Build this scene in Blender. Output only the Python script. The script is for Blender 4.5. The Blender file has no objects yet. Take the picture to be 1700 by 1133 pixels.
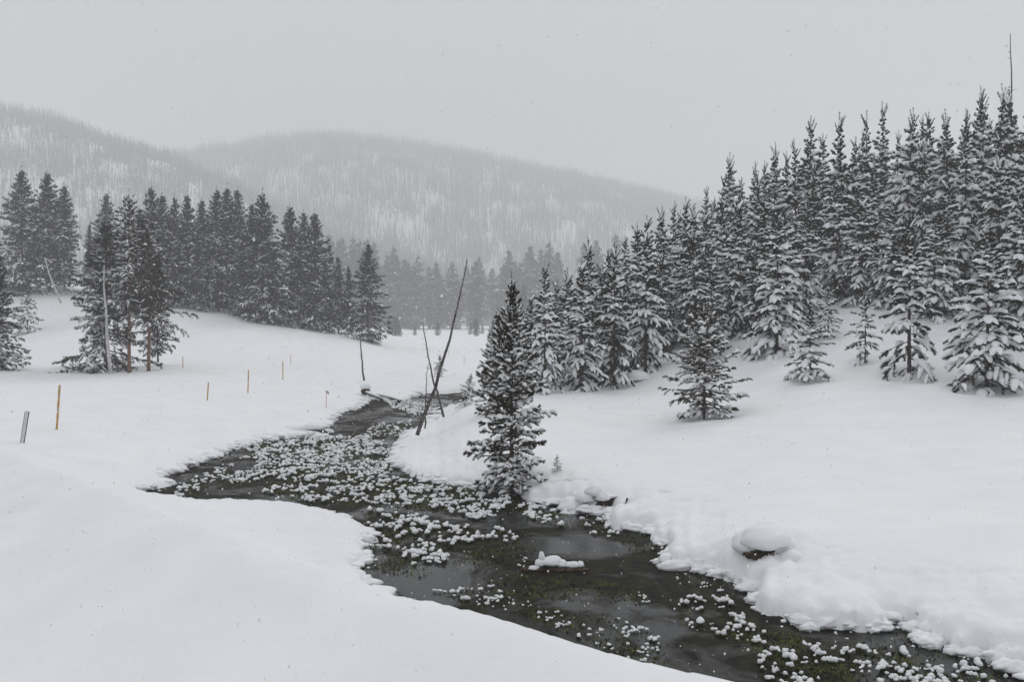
import bpy, math, random
import numpy as np

# ------------------------------------------------------------------ camera, sky, sun, exposure
F = 1653.0                      # focal length in pixels of the 1700 px wide photograph (35 mm lens)
CAM_Z, HORIZON = 5.5, 530.0
TILT = math.atan((566.5 - HORIZON) / F)
sc = bpy.context.scene
COL = sc.collection
cam_d = bpy.data.cameras.new('camera')
cam_d.lens = 35; cam_d.sensor_width = 36; cam_d.clip_start = 0.1; cam_d.clip_end = 6000
cam = bpy.data.objects.new('camera', cam_d)
cam.location = (0, 0, CAM_Z)
cam.rotation_euler = (math.radians(90) - TILT, 0, 0)
COL.objects.link(cam)
sc.camera = cam

SUN_ELEV, SUN_AZ = 40.0, 30.0   # high veiled sun, ahead and a little to the right
world = bpy.data.worlds.new('World'); sc.world = world; world.use_nodes = True
wn, wl = world.node_tree.nodes, world.node_tree.links
wn.clear()
out = wn.new('ShaderNodeOutputWorld'); bg = wn.new('ShaderNodeBackground')
sky = wn.new('ShaderNodeTexSky'); sky.sky_type = 'NISHITA'; sky.sun_disc = False
sky.sun_elevation = math.radians(SUN_ELEV); sky.sun_rotation = math.radians(SUN_AZ)
bg.inputs['Strength'].default_value = 0.1
bg2 = wn.new('ShaderNodeBackground')            # closed cloud deck, brighter overhead (overcast sky)
SKY_L = 0.78
bg2.inputs['Strength'].default_value = SKY_L
tc = wn.new('ShaderNodeTexCoord'); sep = wn.new('ShaderNodeSeparateXYZ')
ramp = wn.new('ShaderNodeValToRGB')
ramp.color_ramp.elements[0].position = 0.0; ramp.color_ramp.elements[0].color = (0.60, 0.61, 0.628, 1)
ramp.color_ramp.elements[1].position = 1.0; ramp.color_ramp.elements[1].color = (0.99, 1.0, 1.02, 1)
wl.new(tc.outputs['Generated'], sep.inputs[0]); wl.new(sep.outputs['Z'], ramp.inputs[0])
wl.new(ramp.outputs[0], bg2.inputs['Color'])
wl.new(sky.outputs[0], bg.inputs['Color'])
mixs = wn.new('ShaderNodeMixShader'); mixs.inputs[0].default_value = 0.94
wl.new(bg.outputs[0], mixs.inputs[1]); wl.new(bg2.outputs[0], mixs.inputs[2])
wl.new(mixs.outputs[0], out.inputs['Surface'])

sun_d = bpy.data.lights.new('sun', 'SUN'); sun_d.energy = 1.0; sun_d.angle = math.radians(30)
sun_d.color = (1.0, 0.985, 0.965)
sun = bpy.data.objects.new('sun', sun_d); COL.objects.link(sun)
sun.rotation_euler = (math.radians(90 - SUN_ELEV), 0, math.radians(180 - SUN_AZ))
sun.location = (0, 0, 60)

vs = sc.view_settings
sc.display_settings.display_device = 'sRGB'
vs.view_transform = 'Standard'; vs.look = 'None'; vs.gamma = 1.0; vs.use_curve_mapping = False
vs.exposure = 0.07
sc.cycles.volume_bounces = 2
sc.cycles.max_bounces = 5
sc.cycles.diffuse_bounces = 2
sc.cycles.use_denoising = True
HAZE = 0.00095

# ------------------------------------------------------------------ helpers
R_ = np.random.default_rng(7)
rnd = random.Random(11)

def at(px, py, Y):
    u = (px - 850) / F; v = (566.5 - py) / F
    d = np.array([u, math.cos(TILT) + v * math.sin(TILT), -math.sin(TILT) + v * math.cos(TILT)])
    return np.array([0, 0, CAM_Z]) + d * (Y / d[1])

def at_z(px, py, z=0.0):
    u = (px - 850) / F; v = (566.5 - py) / F
    d = np.array([u, math.cos(TILT) + v * math.sin(TILT), -math.sin(TILT) + v * math.cos(TILT)])
    return np.array([0, 0, CAM_Z]) + d * ((z - CAM_Z) / d[2])

def xat(px, Y): return (px - 850) / F * Y

def mesh_np(name, verts, tris=None, quads=None, mat=None, smooth=True):
    me = bpy.data.meshes.new(name)
    verts = np.asarray(verts, dtype=np.float32).reshape(-1, 3)
    parts, tot = [], []
    if tris is not None and len(tris):
        tris = np.asarray(tris, dtype=np.int32).reshape(-1, 3); parts.append(tris.ravel()); tot.append(np.full(len(tris), 3, np.int32))
    if quads is not None and len(quads):
        quads = np.asarray(quads, dtype=np.int32).reshape(-1, 4); parts.append(quads.ravel()); tot.append(np.full(len(quads), 4, np.int32))
    loops = np.concatenate(parts); tot = np.concatenate(tot)
    me.vertices.add(len(verts)); me.vertices.foreach_set('co', verts.ravel())
    me.loops.add(len(loops)); me.loops.foreach_set('vertex_index', loops)
    me.polygons.add(len(tot))
    st = np.concatenate([[0], np.cumsum(tot)[:-1]]).astype(np.int32)
    me.polygons.foreach_set('loop_start', st)
    me.polygons.foreach_set('use_smooth', np.full(len(tot), smooth, dtype=bool))
    if mat: me.materials.append(mat)
    me.update(calc_edges=True); me.validate()
    return me

def link(name, me, parent=None, loc=None, rot=None, scale=None):
    o = bpy.data.objects.new(name, me); COL.objects.link(o)
    if parent: o.parent = parent
    if loc is not None: o.location = [float(c) for c in loc]
    if rot is not None: o.rotation_euler = rot
    if scale is not None: o.scale = scale
    return o

def tag(o, label=None, cat=None, group=None, kind=None):
    if label: o['label'] = label
    if cat: o['category'] = cat
    if group: o['group'] = group
    if kind: o['kind'] = kind
    return o

# numpy noise ---------------------------------------------------------
def _hash(ix, iy, seed):
    h = (ix.astype(np.int64) * 374761393 + iy.astype(np.int64) * 668265263 + seed * 1442695041) & 0x7fffffff
    h = ((h ^ (h >> 13)) * 1274126177) & 0x7fffffff
    return (h ^ (h >> 16)) & 0x7fffffff

def vnoise(x, y, seed=0):
    ix, iy = np.floor(x), np.floor(y); fx, fy = x - ix, y - iy
    def g(a, b):
        ang = _hash(ix + a, iy + b, seed) / 0x7fffffff * 2 * np.pi
        return np.cos(ang) * (fx - a) + np.sin(ang) * (fy - b)
    sx = fx ** 3 * (fx * (fx * 6 - 15) + 10); sy = fy ** 3 * (fy * (fy * 6 - 15) + 10)
    return ((g(0, 0) * (1 - sx) + g(1, 0) * sx) * (1 - sy) + (g(0, 1) * (1 - sx) + g(1, 1) * sx) * sy) * 1.5

def fbm(x, y, oct=3, seed=0):
    s = 0; a = 1.0
    for k in range(oct):
        s = s + a * vnoise(x * 2 ** k + 17.3 * k, y * 2 ** k - 9.1 * k, seed + k); a *= 0.5
    return s

def cells(x, y, seed=0):                       # rounded pillow pattern: 1 at a cell centre, 0 at its rim
    ix, iy = np.floor(x), np.floor(y); best = np.full(np.shape(x), 9.0)
    for a in (-1, 0, 1):
        for b in (-1, 0, 1):
            h1 = _hash(ix + a, iy + b, seed) / 0x7fffffff; h2 = _hash(ix + a, iy + b, seed + 5) / 0x7fffffff
            best = np.minimum(best, (ix + a + h1 - x) ** 2 + (iy + b + h2 - y) ** 2)
    return np.sqrt(np.clip(1 - best, 0, 1))

def sstep(a, b, x):
    t = np.clip((x - a) / (b - a), 0, 1); return t * t * (3 - 2 * t)

# materials -----------------------------------------------------------
def mat_new(name):
    m = bpy.data.materials.new(name); m.use_nodes = True
    return m, m.node_tree.nodes, m.node_tree.links, m.node_tree.nodes['Principled BSDF']

def noise_mat(name, c1, c2, scale, rough=0.8, bump=0.0, bscale=None, spec=0.3, detail=4, obj_coord=False, lo=0.35, hi=0.65, bdist=0.05):
    m, n, l, p = mat_new(name)
    tcn = n.new('ShaderNodeTexCoord'); t = n.new('ShaderNodeTexNoise'); r = n.new('ShaderNodeValToRGB')
    t.inputs['Scale'].default_value = scale; t.inputs['Detail'].default_value = detail
    src = tcn.outputs['Object']
    l.new(src, t.inputs['Vector']); l.new(t.outputs['Fac'], r.inputs[0])
    r.color_ramp.elements[0].position = lo; r.color_ramp.elements[0].color = (*c1, 1)
    r.color_ramp.elements[1].position = hi; r.color_ramp.elements[1].color = (*c2, 1)
    l.new(r.outputs[0], p.inputs['Base Color'])
    p.inputs['Roughness'].default_value = rough; p.inputs['Specular IOR Level'].default_value = spec
    if bump:
        t2 = n.new('ShaderNodeTexNoise'); t2.inputs['Scale'].default_value = bscale or scale * 3; t2.inputs['Detail'].default_value = 5
        l.new(src, t2.inputs['Vector'])
        b = n.new('ShaderNodeBump'); b.inputs['Strength'].default_value = bump; b.inputs['Distance'].default_value = bdist
        l.new(t2.outputs['Fac'], b.inputs['Height']); l.new(b.outputs[0], p.inputs['Normal'])
    return m

M_SNOW = noise_mat('snow', (0.83, 0.84, 0.86), (0.87, 0.88, 0.895), 0.6, rough=0.75, bump=0.35, bscale=9, spec=0.15, bdist=0.03)
M_TSNOW = noise_mat('branch_snow', (0.83, 0.84, 0.86), (0.88, 0.89, 0.90), 2.0, rough=0.8, bump=0.4, bscale=20, spec=0.1, bdist=0.02)
M_NEEDLE = noise_mat('pine_needles', (0.009, 0.011, 0.007), (0.026, 0.026, 0.013), 3.0, rough=0.8, spec=0.05)
M_NEEDLE_F = noise_mat('near_pine_needles', (0.018, 0.020, 0.009), (0.060, 0.054, 0.022), 5.0, rough=0.65, spec=0.25)
M_NEEDLE_D = noise_mat('dark_pine_needles', (0.012, 0.014, 0.012), (0.032, 0.034, 0.026), 0.8, rough=0.8, spec=0.15)
M_NEEDLE_B = noise_mat('belt_needles', (0.014, 0.016, 0.014), (0.075, 0.078, 0.074), 0.9, rough=0.85, spec=0.08, lo=.42, hi=.72)
M_NEEDLE_FROST_HAZE = noise_mat('frosted_hazed_needles', (0.03, 0.032, 0.030), (0.17, 0.175, 0.18), 0.09, rough=0.8, spec=0.15)  # frosted far trees, colour also lightened to stand in for thicker haze
M_BARK = noise_mat('bark', (0.045, 0.033, 0.025), (0.13, 0.085, 0.058), 6, rough=0.9, bump=0.6, bscale=14)
M_BARK_D = noise_mat('dark_bark', (0.025, 0.020, 0.016), (0.07, 0.052, 0.04), 6, rough=0.9, bump=0.6, bscale=14)
M_BARK_R = noise_mat('red_bark', (0.11, 0.06, 0.04), (0.24, 0.13, 0.085), 4, rough=0.9, bump=0.6, bscale=10)
M_DEAD = noise_mat('dead_wood', (0.035, 0.030, 0.027), (0.14, 0.125, 0.115), 5, rough=0.85, bump=0.6, bscale=18)
M_PALE = noise_mat('bleached_wood', (0.36, 0.36, 0.36), (0.62, 0.62, 0.62), 3, rough=0.85, bump=0.4, bscale=12)
M_ROCK = noise_mat('rock', (0.018, 0.012, 0.009), (0.095, 0.062, 0.040), 5, rough=0.8, bump=0.8, bscale=12)
M_PLANT = noise_mat('water_plants', (0.022, 0.022, 0.008), (0.11, 0.13, 0.030), 1.6, rough=0.75, spec=0.15)
M_YEL = noise_mat('bamboo_yellow', (0.40, 0.23, 0.055), (0.62, 0.38, 0.10), 7, rough=0.6)
M_PINK = noise_mat('faded_pink', (0.60, 0.34, 0.33), (0.72, 0.46, 0.45), 5, rough=0.6)
M_METAL = noise_mat('galvanised', (0.55, 0.56, 0.58), (0.70, 0.71, 0.73), 9, rough=0.5)
M_BLACK = noise_mat('black_edge', (0.03, 0.03, 0.03), (0.06, 0.06, 0.06), 9, rough=0.6)

# ------------------------------------------------------------------ the creek outline (world plane z = 0)
bank_px = [(601,657),(607,674),(590,680),(573,684),(556,693),(546,707),(540,716),(536,727),(508,727),(480,729),(440,733),(405,742),(372,753),
 (335,768),(318,772),(300,784),(275,789),(262,799),(285,806),(238,818),(222,828),(262,834),(330,840),(362,842),(385,839),(430,844),(490,846),(540,858),(588,872),
 (610,890),(598,912),(612,930),(585,947)]
near_hidden = [(640,1010),(800,1090),(1000,1190),(1300,1260),(1700,1310),(2200,1370)]
right_px = [(2300,1300),(1800,1170),(1700,1119),(1693,1124),(1678,1115),(1637,1104),(1631,1092),(1596,1091),(1573,1077),(1543,1077),(1531,1059),(1511,1039),(1472,1035),
 (1474,1050),(1435,1048),(1426,1054),(1408,1047),(1320,1045),(1301,1026),(1254,1014),(1269,982),(1234,980),(1224,968),(1199,965),(1185,952),
 (1153,949),(1114,945),(1096,936),(1112,918),(1086,899),(1082,883),(1019,878),(1013,852),(980,857),(969,855),(938,841),(885,834),(856,819),
 (810,815),(779,809),(745,807),(714,798),(678,784),(655,770),(659,745),(678,723),(700,711),(717,698),(734,687),(745,680),(790,668),(850,661),(930,657),
 (850,652),(790,651),(740,655),(692,655),(668,668),(640,667),(612,664)]
POLY = np.array([at_z(a, b)[:2] for a, b in bank_px + near_hidden + right_px])

def creek_dist(x, y):
    """signed distance to the creek edge, positive on land"""
    sh = np.shape(x); x = np.ravel(x).astype(float); y = np.ravel(y).astype(float)
    d = np.full(x.shape, 60.0)
    m = (x > POLY[:, 0].min() - 12) & (x < POLY[:, 0].max() + 12) & (y > POLY[:, 1].min() - 12) & (y < POLY[:, 1].max() + 12)
    xm, ym = x[m], y[m]; best = np.full(xm.shape, 1e9); inside = np.zeros(xm.shape, bool)
    A = POLY; B = np.roll(POLY, -1, 0)
    for (ax, ay), (bx, by) in zip(A, B):
        dx, dy = bx - ax, by - ay
        t = np.clip(((xm - ax) * dx + (ym - ay) * dy) / (dx * dx + dy * dy + 1e-12), 0, 1)
        best = np.minimum(best, (xm - ax - t * dx) ** 2 + (ym - ay - t * dy) ** 2)
        c = ((ay > ym) != (by > ym)) & (xm < (bx - ax) * (ym - ay) / (by - ay + 1e-12) + ax)
        inside ^= c
    dd = np.sqrt(best); dd[inside] *= -1
    d[m] = np.minimum(dd, 60)
    return d.reshape(sh)

# ------------------------------------------------------------------ the lie of the land
CP = []
def c(px, py, d): CP.append(at(px, py, d))
def cz(px, d, z): CP.append(np.array([xat(px, d), d, z]))
def cw(x, y, z): CP.append(np.array([x, y, z]))
for p in [(1150,1133,8.0),(870,1042,9.6),(600,958,12),(450,910,13.2),(300,862,15.5),(150,806,19.5),(0,748,26)]: c(*p)
for p in [(500,17,.6),(380,21,.75),(250,23,1.15),(100,33,1.05),(0,36,1.1),(700,14.6,1.0),(1000,12,.6),(1150,11.4,.5),(1500,10.5,.5),(1500,7.2,2.5),(850,13,.8),(600,15.5,.8),(420,17.5,1.2),(600,13.2,1.9),(870,10.8,1.9),(1150,9.2,1.9),(300,18,1.7),(150,23,1.5),(600,8.6,2.28),(300,9,2.3),(0,10,2.2),(300,12.5,2.35),(100,16,2.2),(-300,14,2.3),(-400,24,2.2),(870,7,2.4)]: cz(*p)
for p in [(0,0,2.4),(-4,2,2.3),(4,2,2.5),(0,-12,2.8),(-14,0,2.4),(-30,0,2.6),(14,0,2.2),(30,5,1.5),(-40,30,2.0),(-60,60,1.5),(0,-40,4),(-60,-40,4),(60,-40,4)]: cw(*p)
for p in [(95,715,40),(200,760,33),(344,665,56),(412,652,63),(469,630,76),(482,605,100),(303,613,90),(245,620,84),(100,627,80),(0,634,75),(0,606,108),(0,560,140),
          (40,475,165),(100,490,160),(330,512,150),(430,530,150),(520,547,150),(600,562,150),(650,580,142),(300,560,125),(450,575,120),(560,600,100),(200,580,110),(100,560,125),
          (604,633,81),(730,628,82),(745,592,133),(800,600,115)]: c(*p)
for p in [(-200,40,1.6),(-200,80,1.4),(-300,160,14),(200,155,8),(330,200,7),(600,220,2),(650,350,0),(800,350,0),(700,430,-.3),(300,400,12),(0,400,20),(-600,400,30),(1100,400,6),(1500,400,22),(2200,300,34),(2600,600,30),(850,800,-1),(850,620,-1),(0,1300,10),(1700,1300,10),(0,650,16),(1600,650,16)]: cz(*p)
for p in [(760,672,50),(715,735,38.5),(790,745,34.5),(900,656,54),(965,650,56),(1020,645,58),(1055,633,60),(1175,690,43),(1175,625,57),(1345,632,48),(1437,605,52),(1510,625,48),
          (1640,650,44),(1700,652,44),(1290,585,58),(1400,527,62),(1100,602,62),(1375,560,58),
          (1275,912,19.6),(1275,840,25),(1450,800,28),(1700,800,26),(1700,900,20),(1700,1000,16.4),(1450,950,18.6),(1100,800,30),(1100,740,37),(1400,720,36),(1600,720,36),(950,760,34)]: c(*p)
for p in [(1460,75,9),(1640,70,8),(1100,78,5),(950,75,2.2),(1250,80,7.5),(1460,100,15),(1700,90,14),(1200,110,11),(950,120,3),(1800,60,6),(1850,45,3.2),(2200,50,6),(2200,25,2),(880,130,1),(2000,17,1.0),(700,90,.7),(780,70,.5)]: cz(*p)
CP = np.array(CP)
def warp(x, y): return np.stack([np.arcsinh(x / 12.0), np.arcsinh(y / 12.0)], -1)
CW = warp(CP[:, 0], CP[:, 1])
def kern(r2): return 0.5 * r2 * np.log(r2 + 1e-12)
n_ = len(CP)
K = kern(((CW[:, None] - CW[None]) ** 2).sum(-1)) + np.eye(n_) * 0.0008
Pm = np.concatenate([np.ones((n_, 1)), CW], 1)
A_ = np.block([[K, Pm], [Pm.T, np.zeros((3, 3))]])
WT = np.linalg.solve(A_, np.concatenate([CP[:, 2], np.zeros(3)]))
def macro(x, y):
    sh = np.shape(x); x = np.ravel(x).astype(float); y = np.ravel(y).astype(float)
    o = np.zeros(x.shape)
    for i in range(0, len(x), 40000):
        w = warp(x[i:i + 40000], y[i:i + 40000])
        r2 = ((w[:, None] - CW[None]) ** 2).sum(-1)
        o[i:i + 40000] = kern(r2) @ WT[:n_] + WT[n_] + w @ WT[n_ + 1:]
    return o.reshape(sh)

BX, BY = xat(1272, 20.4), 20.4                    # the snow-capped boulder on the right bank
WELLS = []                                       # hollows round the stems of near trees: x, y, radius, depth
_cx = np.array([xat(p_, d_) for p_, d_ in ((1700, 7.0), (1150, 8.0), (870, 9.6), (600, 12.0), (450, 13.4), (300, 15.6), (150, 19.5), (0, 26.0))])[::-1]
_cy = np.array([7.0, 8.0, 9.6, 12.0, 13.4, 15.6, 19.5, 26.0])[::-1]
_cz = np.array([2.62] + [at(p_, q_, d_)[2] for p_, q_, d_ in ((1150,1134,8.0),(870,1044,9.6),(600,958,12.0),(450,911,13.4),(300,862,15.6),(150,806,19.5),(0,748,26.0))])[::-1]
_fx = np.linspace(-40, 14, 400); _k = np.ones(21) / 21
def _sm(v):
    f = np.interp(_fx, _cx, v); f = np.convolve(np.pad(f, 10, mode='edge'), _k, 'valid'); return f
_FY, _FZ = _sm(_cy), _sm(_cz)
def berm(x, y, z):
    yc = np.interp(x, _fx, _FY); zc = np.interp(x, _fx, _FZ)
    t = y - yc; k = np.interp(x, [-13.4, -5, 0, 3], [.24, .42, .60, .68])
    soft = .55 * np.log1p(np.exp(np.clip(t / .55, -30, 30)))
    zb = zc + .385 * k - k * soft - 1.3 * (1 - np.exp(np.minimum(t, 0) / 4.0)) + .02 * vnoise(x / 2.2, y / 2.5, 71)
    zl = z - .35 * np.exp(-np.maximum(t, 0) / 2.5)
    zz = np.where(t > 0, np.maximum(zl, zb) + .10 * np.exp(-np.abs(zl - zb) / .18), zb + .10 * np.exp(-np.abs(zl - zb) / .18) * np.exp(t))
    w = sstep(-20, -13, x) * sstep(45, 30, y)
    return z * (1 - w) + zz * w
def ground(x, y):
    x = np.asarray(x, float); y = np.asarray(y, float)
    z = np.maximum(macro(x, y), 0.22 - sstep(100, 250, y) * 2)
    cd = creek_dist(x, y)
    sc_ = np.clip(y / 25.0, 0.7, 2.2)
    rightside = sstep(-4, 2, x + 0.05 * (y - 20))
    d = cd + 0.20 * sc_ * fbm(x / 0.75 / sc_, y / 1.0 / sc_, 3, 3) + 0.09 * vnoise(x / 0.22, y / 0.3, 9)
    far = sstep(45, 25, y)
    z = berm(x, y, z)
    # broad undulation, wind ripples
    z = z + 0.10 * fbm(x / 7.0, y / 9.0, 3, 21) * sstep(1, 6, cd) * sstep(4, 18, y) * (1 + 2 * sstep(60, 200, y))
    z = z + 0.05 * fbm(x / 1.9, y / 1.1, 2, 31) * sstep(0.5, 4, cd) * sstep(8, 25, y)
    z = z + 0.012 * fbm(x / 0.8, y / 0.5, 2, 35) * sstep(14, 22, y)
    # hummocks of buried plants along the banks
    bank = sstep(3.0, 0.3, cd) * sstep(10, 15, y)
    hum = cells(x / 0.62 + 0.5 * vnoise(x, y, 4), y / 0.75 + .5 * vnoise(x + 9, y, 6), 41) * 0.20 + cells(x / 0.3 + .5 * vnoise(x * 2, y * 2, 7), y / 0.34, 43) * 0.09
    z = z + (hum - 0.10) * bank * (0.35 + 0.65 * rightside) * (0.6 + 0.7 * vnoise(x / 2.5, y / 2.5, 47))
    # bank lip
    lip = (0.09 + 0.12 * rightside) * (1 - np.exp(-np.maximum(d, 0) / 0.07)) + 0.02
    lip = lip + 0.22 * np.maximum(d, 0) * (0.5 + 0.5 * rightside) + (0.07 * cells(x / 0.26, y / 0.34, 52) + 0.10 * (hum - .12)) * sstep(0, .1, d) * far + .5 * (hum - .12) * sstep(.05, .5, d)
    s = sstep(0.15, 3.4 + 0.9 * (1 - rightside), d)
    z = np.where(d > 0, np.maximum(lip, .03) * (1 - s) + np.maximum(z, 0.16) * s, -0.30 * sstep(0, -0.12, d) - 0.05)
    for wx, wy, wr, wd in WELLS:
        z = z - wd * np.exp(-((x - wx) ** 2 + (y - wy) ** 2) / wr ** 2)
    return z

def gz(x, y): return float(ground(np.array([x]), np.array([y]))[0])
def ground_hit(px, py):
    ys = np.linspace(11, 200, 1500)
    p0 = at(px, py, 1.0); slope_x = p0[0]; slope_z = p0[2] - CAM_Z
    g = ground(slope_x * ys, ys); r = CAM_Z + slope_z * ys
    k = np.argmax(r < g)
    return float(ys[k])

# front-row trees on the right: px, py of foot, py of tip, variant, spread
FRONT = [(1175,690,498,'open'),(848,824,470,'bank')]
WELLS += [(BX + .05, BY - .42, .42, -.16), (BX + .0, BY + .95, .62, -.42), (BX + .75, BY + .9, .5, -.15), (*at_z(998, 850)[:2], .55, .34), (*at_z(1030, 858)[:2], .35, .3), (xat(1190, 43.2), 43.0, 1.5, 0.28), (xat(1345,48), 48, .9, .12), (xat(1640,44.5), 44.5, 1.8, .25), (xat(1510,48), 48, 1.6, .25)]

def graded(breaks):
    out_ = []
    for a, b, s0, s1 in breaks:
        v = a; 
        while v < b - 1e-6:
            out_.append(v); t = (v - a) / (b - a); v += s0 * (1 - t) + s1 * t
    out_.append(breaks[-1][1]); return np.array(out_)
gx = graded([(-2500,-200,160,20),(-200,-45,14,1.2),(-45,-14,1.0,.22),(-14,-5,.2,.1),(-5,10,.07,.07),(10,24,.08,.4),(24,60,.4,1.6),(60,200,2,15),(200,2500,20,160)])
gy = graded([(-55,0,6,1.2),(0,11,.5,.22),(11,24,.07,.09),(24,50,.1,.25),(50,90,.3,.8),(90,200,.9,4),(200,600,5,25),(600,2600,30,130)])
GX, GY = np.meshgrid(gx, gy)
GZ = ground(GX, GY)
nx, ny = len(gx), len(gy)
idx = np.arange(nx * ny).reshape(ny, nx)
q = np.stack([idx[:-1, :-1], idx[:-1, 1:], idx[1:, 1:], idx[1:, :-1]], -1).reshape(-1, 4)
o = link('ground', mesh_np('ground', np.stack([GX, GY, GZ], -1), quads=q, mat=M_SNOW)); tag(o, kind='structure')
print('terrain', nx, ny)

# water -----------------------------------------------------------------
mw, n, l, p = mat_new('creek_water')
tcn = n.new('ShaderNodeTexCoord')
mp = n.new('ShaderNodeMapping'); mp.inputs['Scale'].default_value = (0.95, 0.75, 1.0); mp.inputs['Rotation'].default_value = (0, 0, 0.5)
l.new(tcn.outputs['Object'], mp.inputs[0])
def nz(scale, detail=4, rough=.55, dist=0.0):
    t = n.new('ShaderNodeTexNoise'); t.inputs['Scale'].default_value = scale; t.inputs['Detail'].default_value = detail
    t.inputs['Roughness'].default_value = rough; t.inputs['Distortion'].default_value = dist; l.new(mp.outputs[0], t.inputs['Vector']); return t.outputs['Fac']
def mr(src, a, b_, c_, d_):
    r = n.new('ShaderNodeMapRange'); r.inputs['From Min'].default_value = a; r.inputs['From Max'].default_value = b_
    r.inputs['To Min'].default_value = c_; r.inputs['To Max'].default_value = d_; l.new(src, r.inputs[0]); return r.outputs[0]
weed = mr(nz(0.42, 6, .62, .6), 0.43, 0.53, 0, 1)          # where weed lies just under or at the surface
r1 = n.new('ShaderNodeValToRGB'); els = r1.color_ramp.elements
els[0].position = 0.38; els[0].color = (0.006, 0.005, 0.004, 1); els[1].position = 0.68; els[1].color = (0.034, 0.042, 0.011, 1)
e = els.new(0.5); e.color = (0.014, 0.011, 0.007, 1)
l.new(nz(2.6, 8, .7), r1.inputs[0])
mixc = n.new('ShaderNodeMix'); mixc.data_type = 'RGBA'; mixc.inputs['A'].default_value = (0.016, 0.017, 0.016, 1)
l.new(weed, mixc.inputs['Factor']); l.new(r1.outputs[0], mixc.inputs['B']); l.new(mixc.outputs['Result'], p.inputs['Base Color'])
l.new(mr(weed, 0, 1, 0.10, 0.5), p.inputs['Roughness'])
l.new(mr(weed, 0, 1, 0.24, 0.04), p.inputs['Specular IOR Level'])
b = n.new('ShaderNodeBump'); b.inputs['Distance'].default_value = 0.03; l.new(nz(6, 5, .6), b.inputs['Height']); l.new(mr(weed, 0, 1, .16, .9), b.inputs['Strength'])
l.new(b.outputs[0], p.inputs['Normal'])
p.inputs['IOR'].default_value = 1.33
wx0, wx1, wy0, wy1 = POLY[:, 0].min() - 1, POLY[:, 0].max() + 1, POLY[:, 1].min() - 1, POLY[:, 1].max() + 1
o = link('creek_water', mesh_np('creek_water', [(wx0, wy0, 0), (wx1, wy0, 0), (wx1, wy1, 0), (wx0, wy1, 0)], quads=[(0, 1, 2, 3)], mat=mw)); tag(o, kind='structure')

# ------------------------------------------------------------------ hills
def ridge_fn(pts):
    P_ = np.array(pts, float); return lambda px: np.interp(px, P_[:, 0], P_[:, 1])
HILLS = {}
def hill(name, pts, d0, d1, seed):
    rf = ridge_fn(pts)
    def zf(px, s):                               # s: 0 foot, 1 ridge, >1 behind
        d = d0 + (d1 - d0) * s
        x = (px - 850) / F * d
        zr = CAM_Z + (HORIZON - rf(px)) / F * d1
        sh = np.where(s < 1, np.sin(np.clip(s, 0, 1) * np.pi / 2) ** 1.15, 1 - 0.55 * (s - 1) ** 2 * 4)
        z = -3 + (zr + 3) * sh
        z = z + (4 * fbm(x / 45.0, d / 80.0, 3, seed + 3)) * np.clip(s, 0, 1)
        z = z + 7 * fbm(x / 90.0, d / 90.0, 3, seed) * np.sin(np.clip(s, 0, 1) * np.pi) 
        return x, d, z
    S, PX = np.meshgrid(np.linspace(0, 1.4, 60), np.linspace(-900, 2600, 180), indexing='ij')
    x, d, z = zf(PX, S)
    idx = np.arange(x.size).reshape(x.shape)
    q = np.stack([idx[:-1, :-1], idx[:-1, 1:], idx[1:, 1:], idx[1:, :-1]], -1).reshape(-1, 4)
    o = link(name, mesh_np(name, np.stack([x, d, z], -1), quads=q, mat=M_SNOW)); tag(o, kind='structure')
    HILLS[name] = zf
    return zf
h1 = hill('hillside', [(-900,140),(-300,160),(0,202),(100,222),(200,254),(300,286),(370,314),(450,355),(560,405),(700,450),(900,500),(2600,520)], 760, 1200, 61)
h2 = hill('far_hill', [(-900,340),(0,310),(300,278),(370,268),(450,256),(540,248),(650,258),(750,273),(850,292),(950,312),(1050,333),(1150,356),(1300,386),(1700,430),(2600,470)], 1000, 1900, 67)

# ------------------------------------------------------------------ tree meshes
def tube(pts, rads, sides=6, cap=True):
    pts = np.asarray(pts, float); n = len(pts); V = []; Q = []; T = []
    tan = np.gradient(pts, axis=0); tan /= np.linalg.norm(tan, axis=1, keepdims=True) + 1e-9
    ref = np.array([0.0, 0, 1]) if abs(tan[0][2]) < 0.8 else np.array([1.0, 0, 0])
    for i in range(n):
        a = np.cross(tan[i], ref); a /= np.linalg.norm(a) + 1e-9; b_ = np.cross(a, tan[i])
        for k in range(sides):
            t = 2 * math.pi * k / sides
            V.append(pts[i] + rads[i] * (math.cos(t) * a + math.sin(t) * b_))
    for i in range(n - 1):
        for k in range(sides):
            k2 = (k + 1) % sides
            Q.append((i * sides + k, i * sides + k2, (i + 1) * sides + k2, (i + 1) * sides + k))
    if cap:
        V.append(pts[-1] + tan[-1] * rads[-1] * 0.3); c_ = len(V) - 1
        for k in range(sides): T.append(((n - 1) * sides + k, (n - 1) * sides + (k + 1) % sides, c_))
        V.append(pts[0]); c_ = len(V) - 1
        for k in range(sides): T.append(((k + 1) % sides, k, c_))
    return V, Q, T

class Bag:
    def __init__(s): s.V = []; s.Q = []; s.T = []; s.n = 0
    def add(s, V, Q=(), T=()):
        V = np.asarray(V, float).reshape(-1, 3)
        if len(Q): s.Q.append(np.asarray(Q) + s.n)
        if len(T): s.T.append(np.asarray(T) + s.n)
        s.V.append(V); s.n += len(V)
    def mesh(s, name, mat, smooth=True):
        return mesh_np(name, np.concatenate(s.V), np.concatenate(s.T) if s.T else None, np.concatenate(s.Q) if s.Q else None, mat, smooth)

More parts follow.
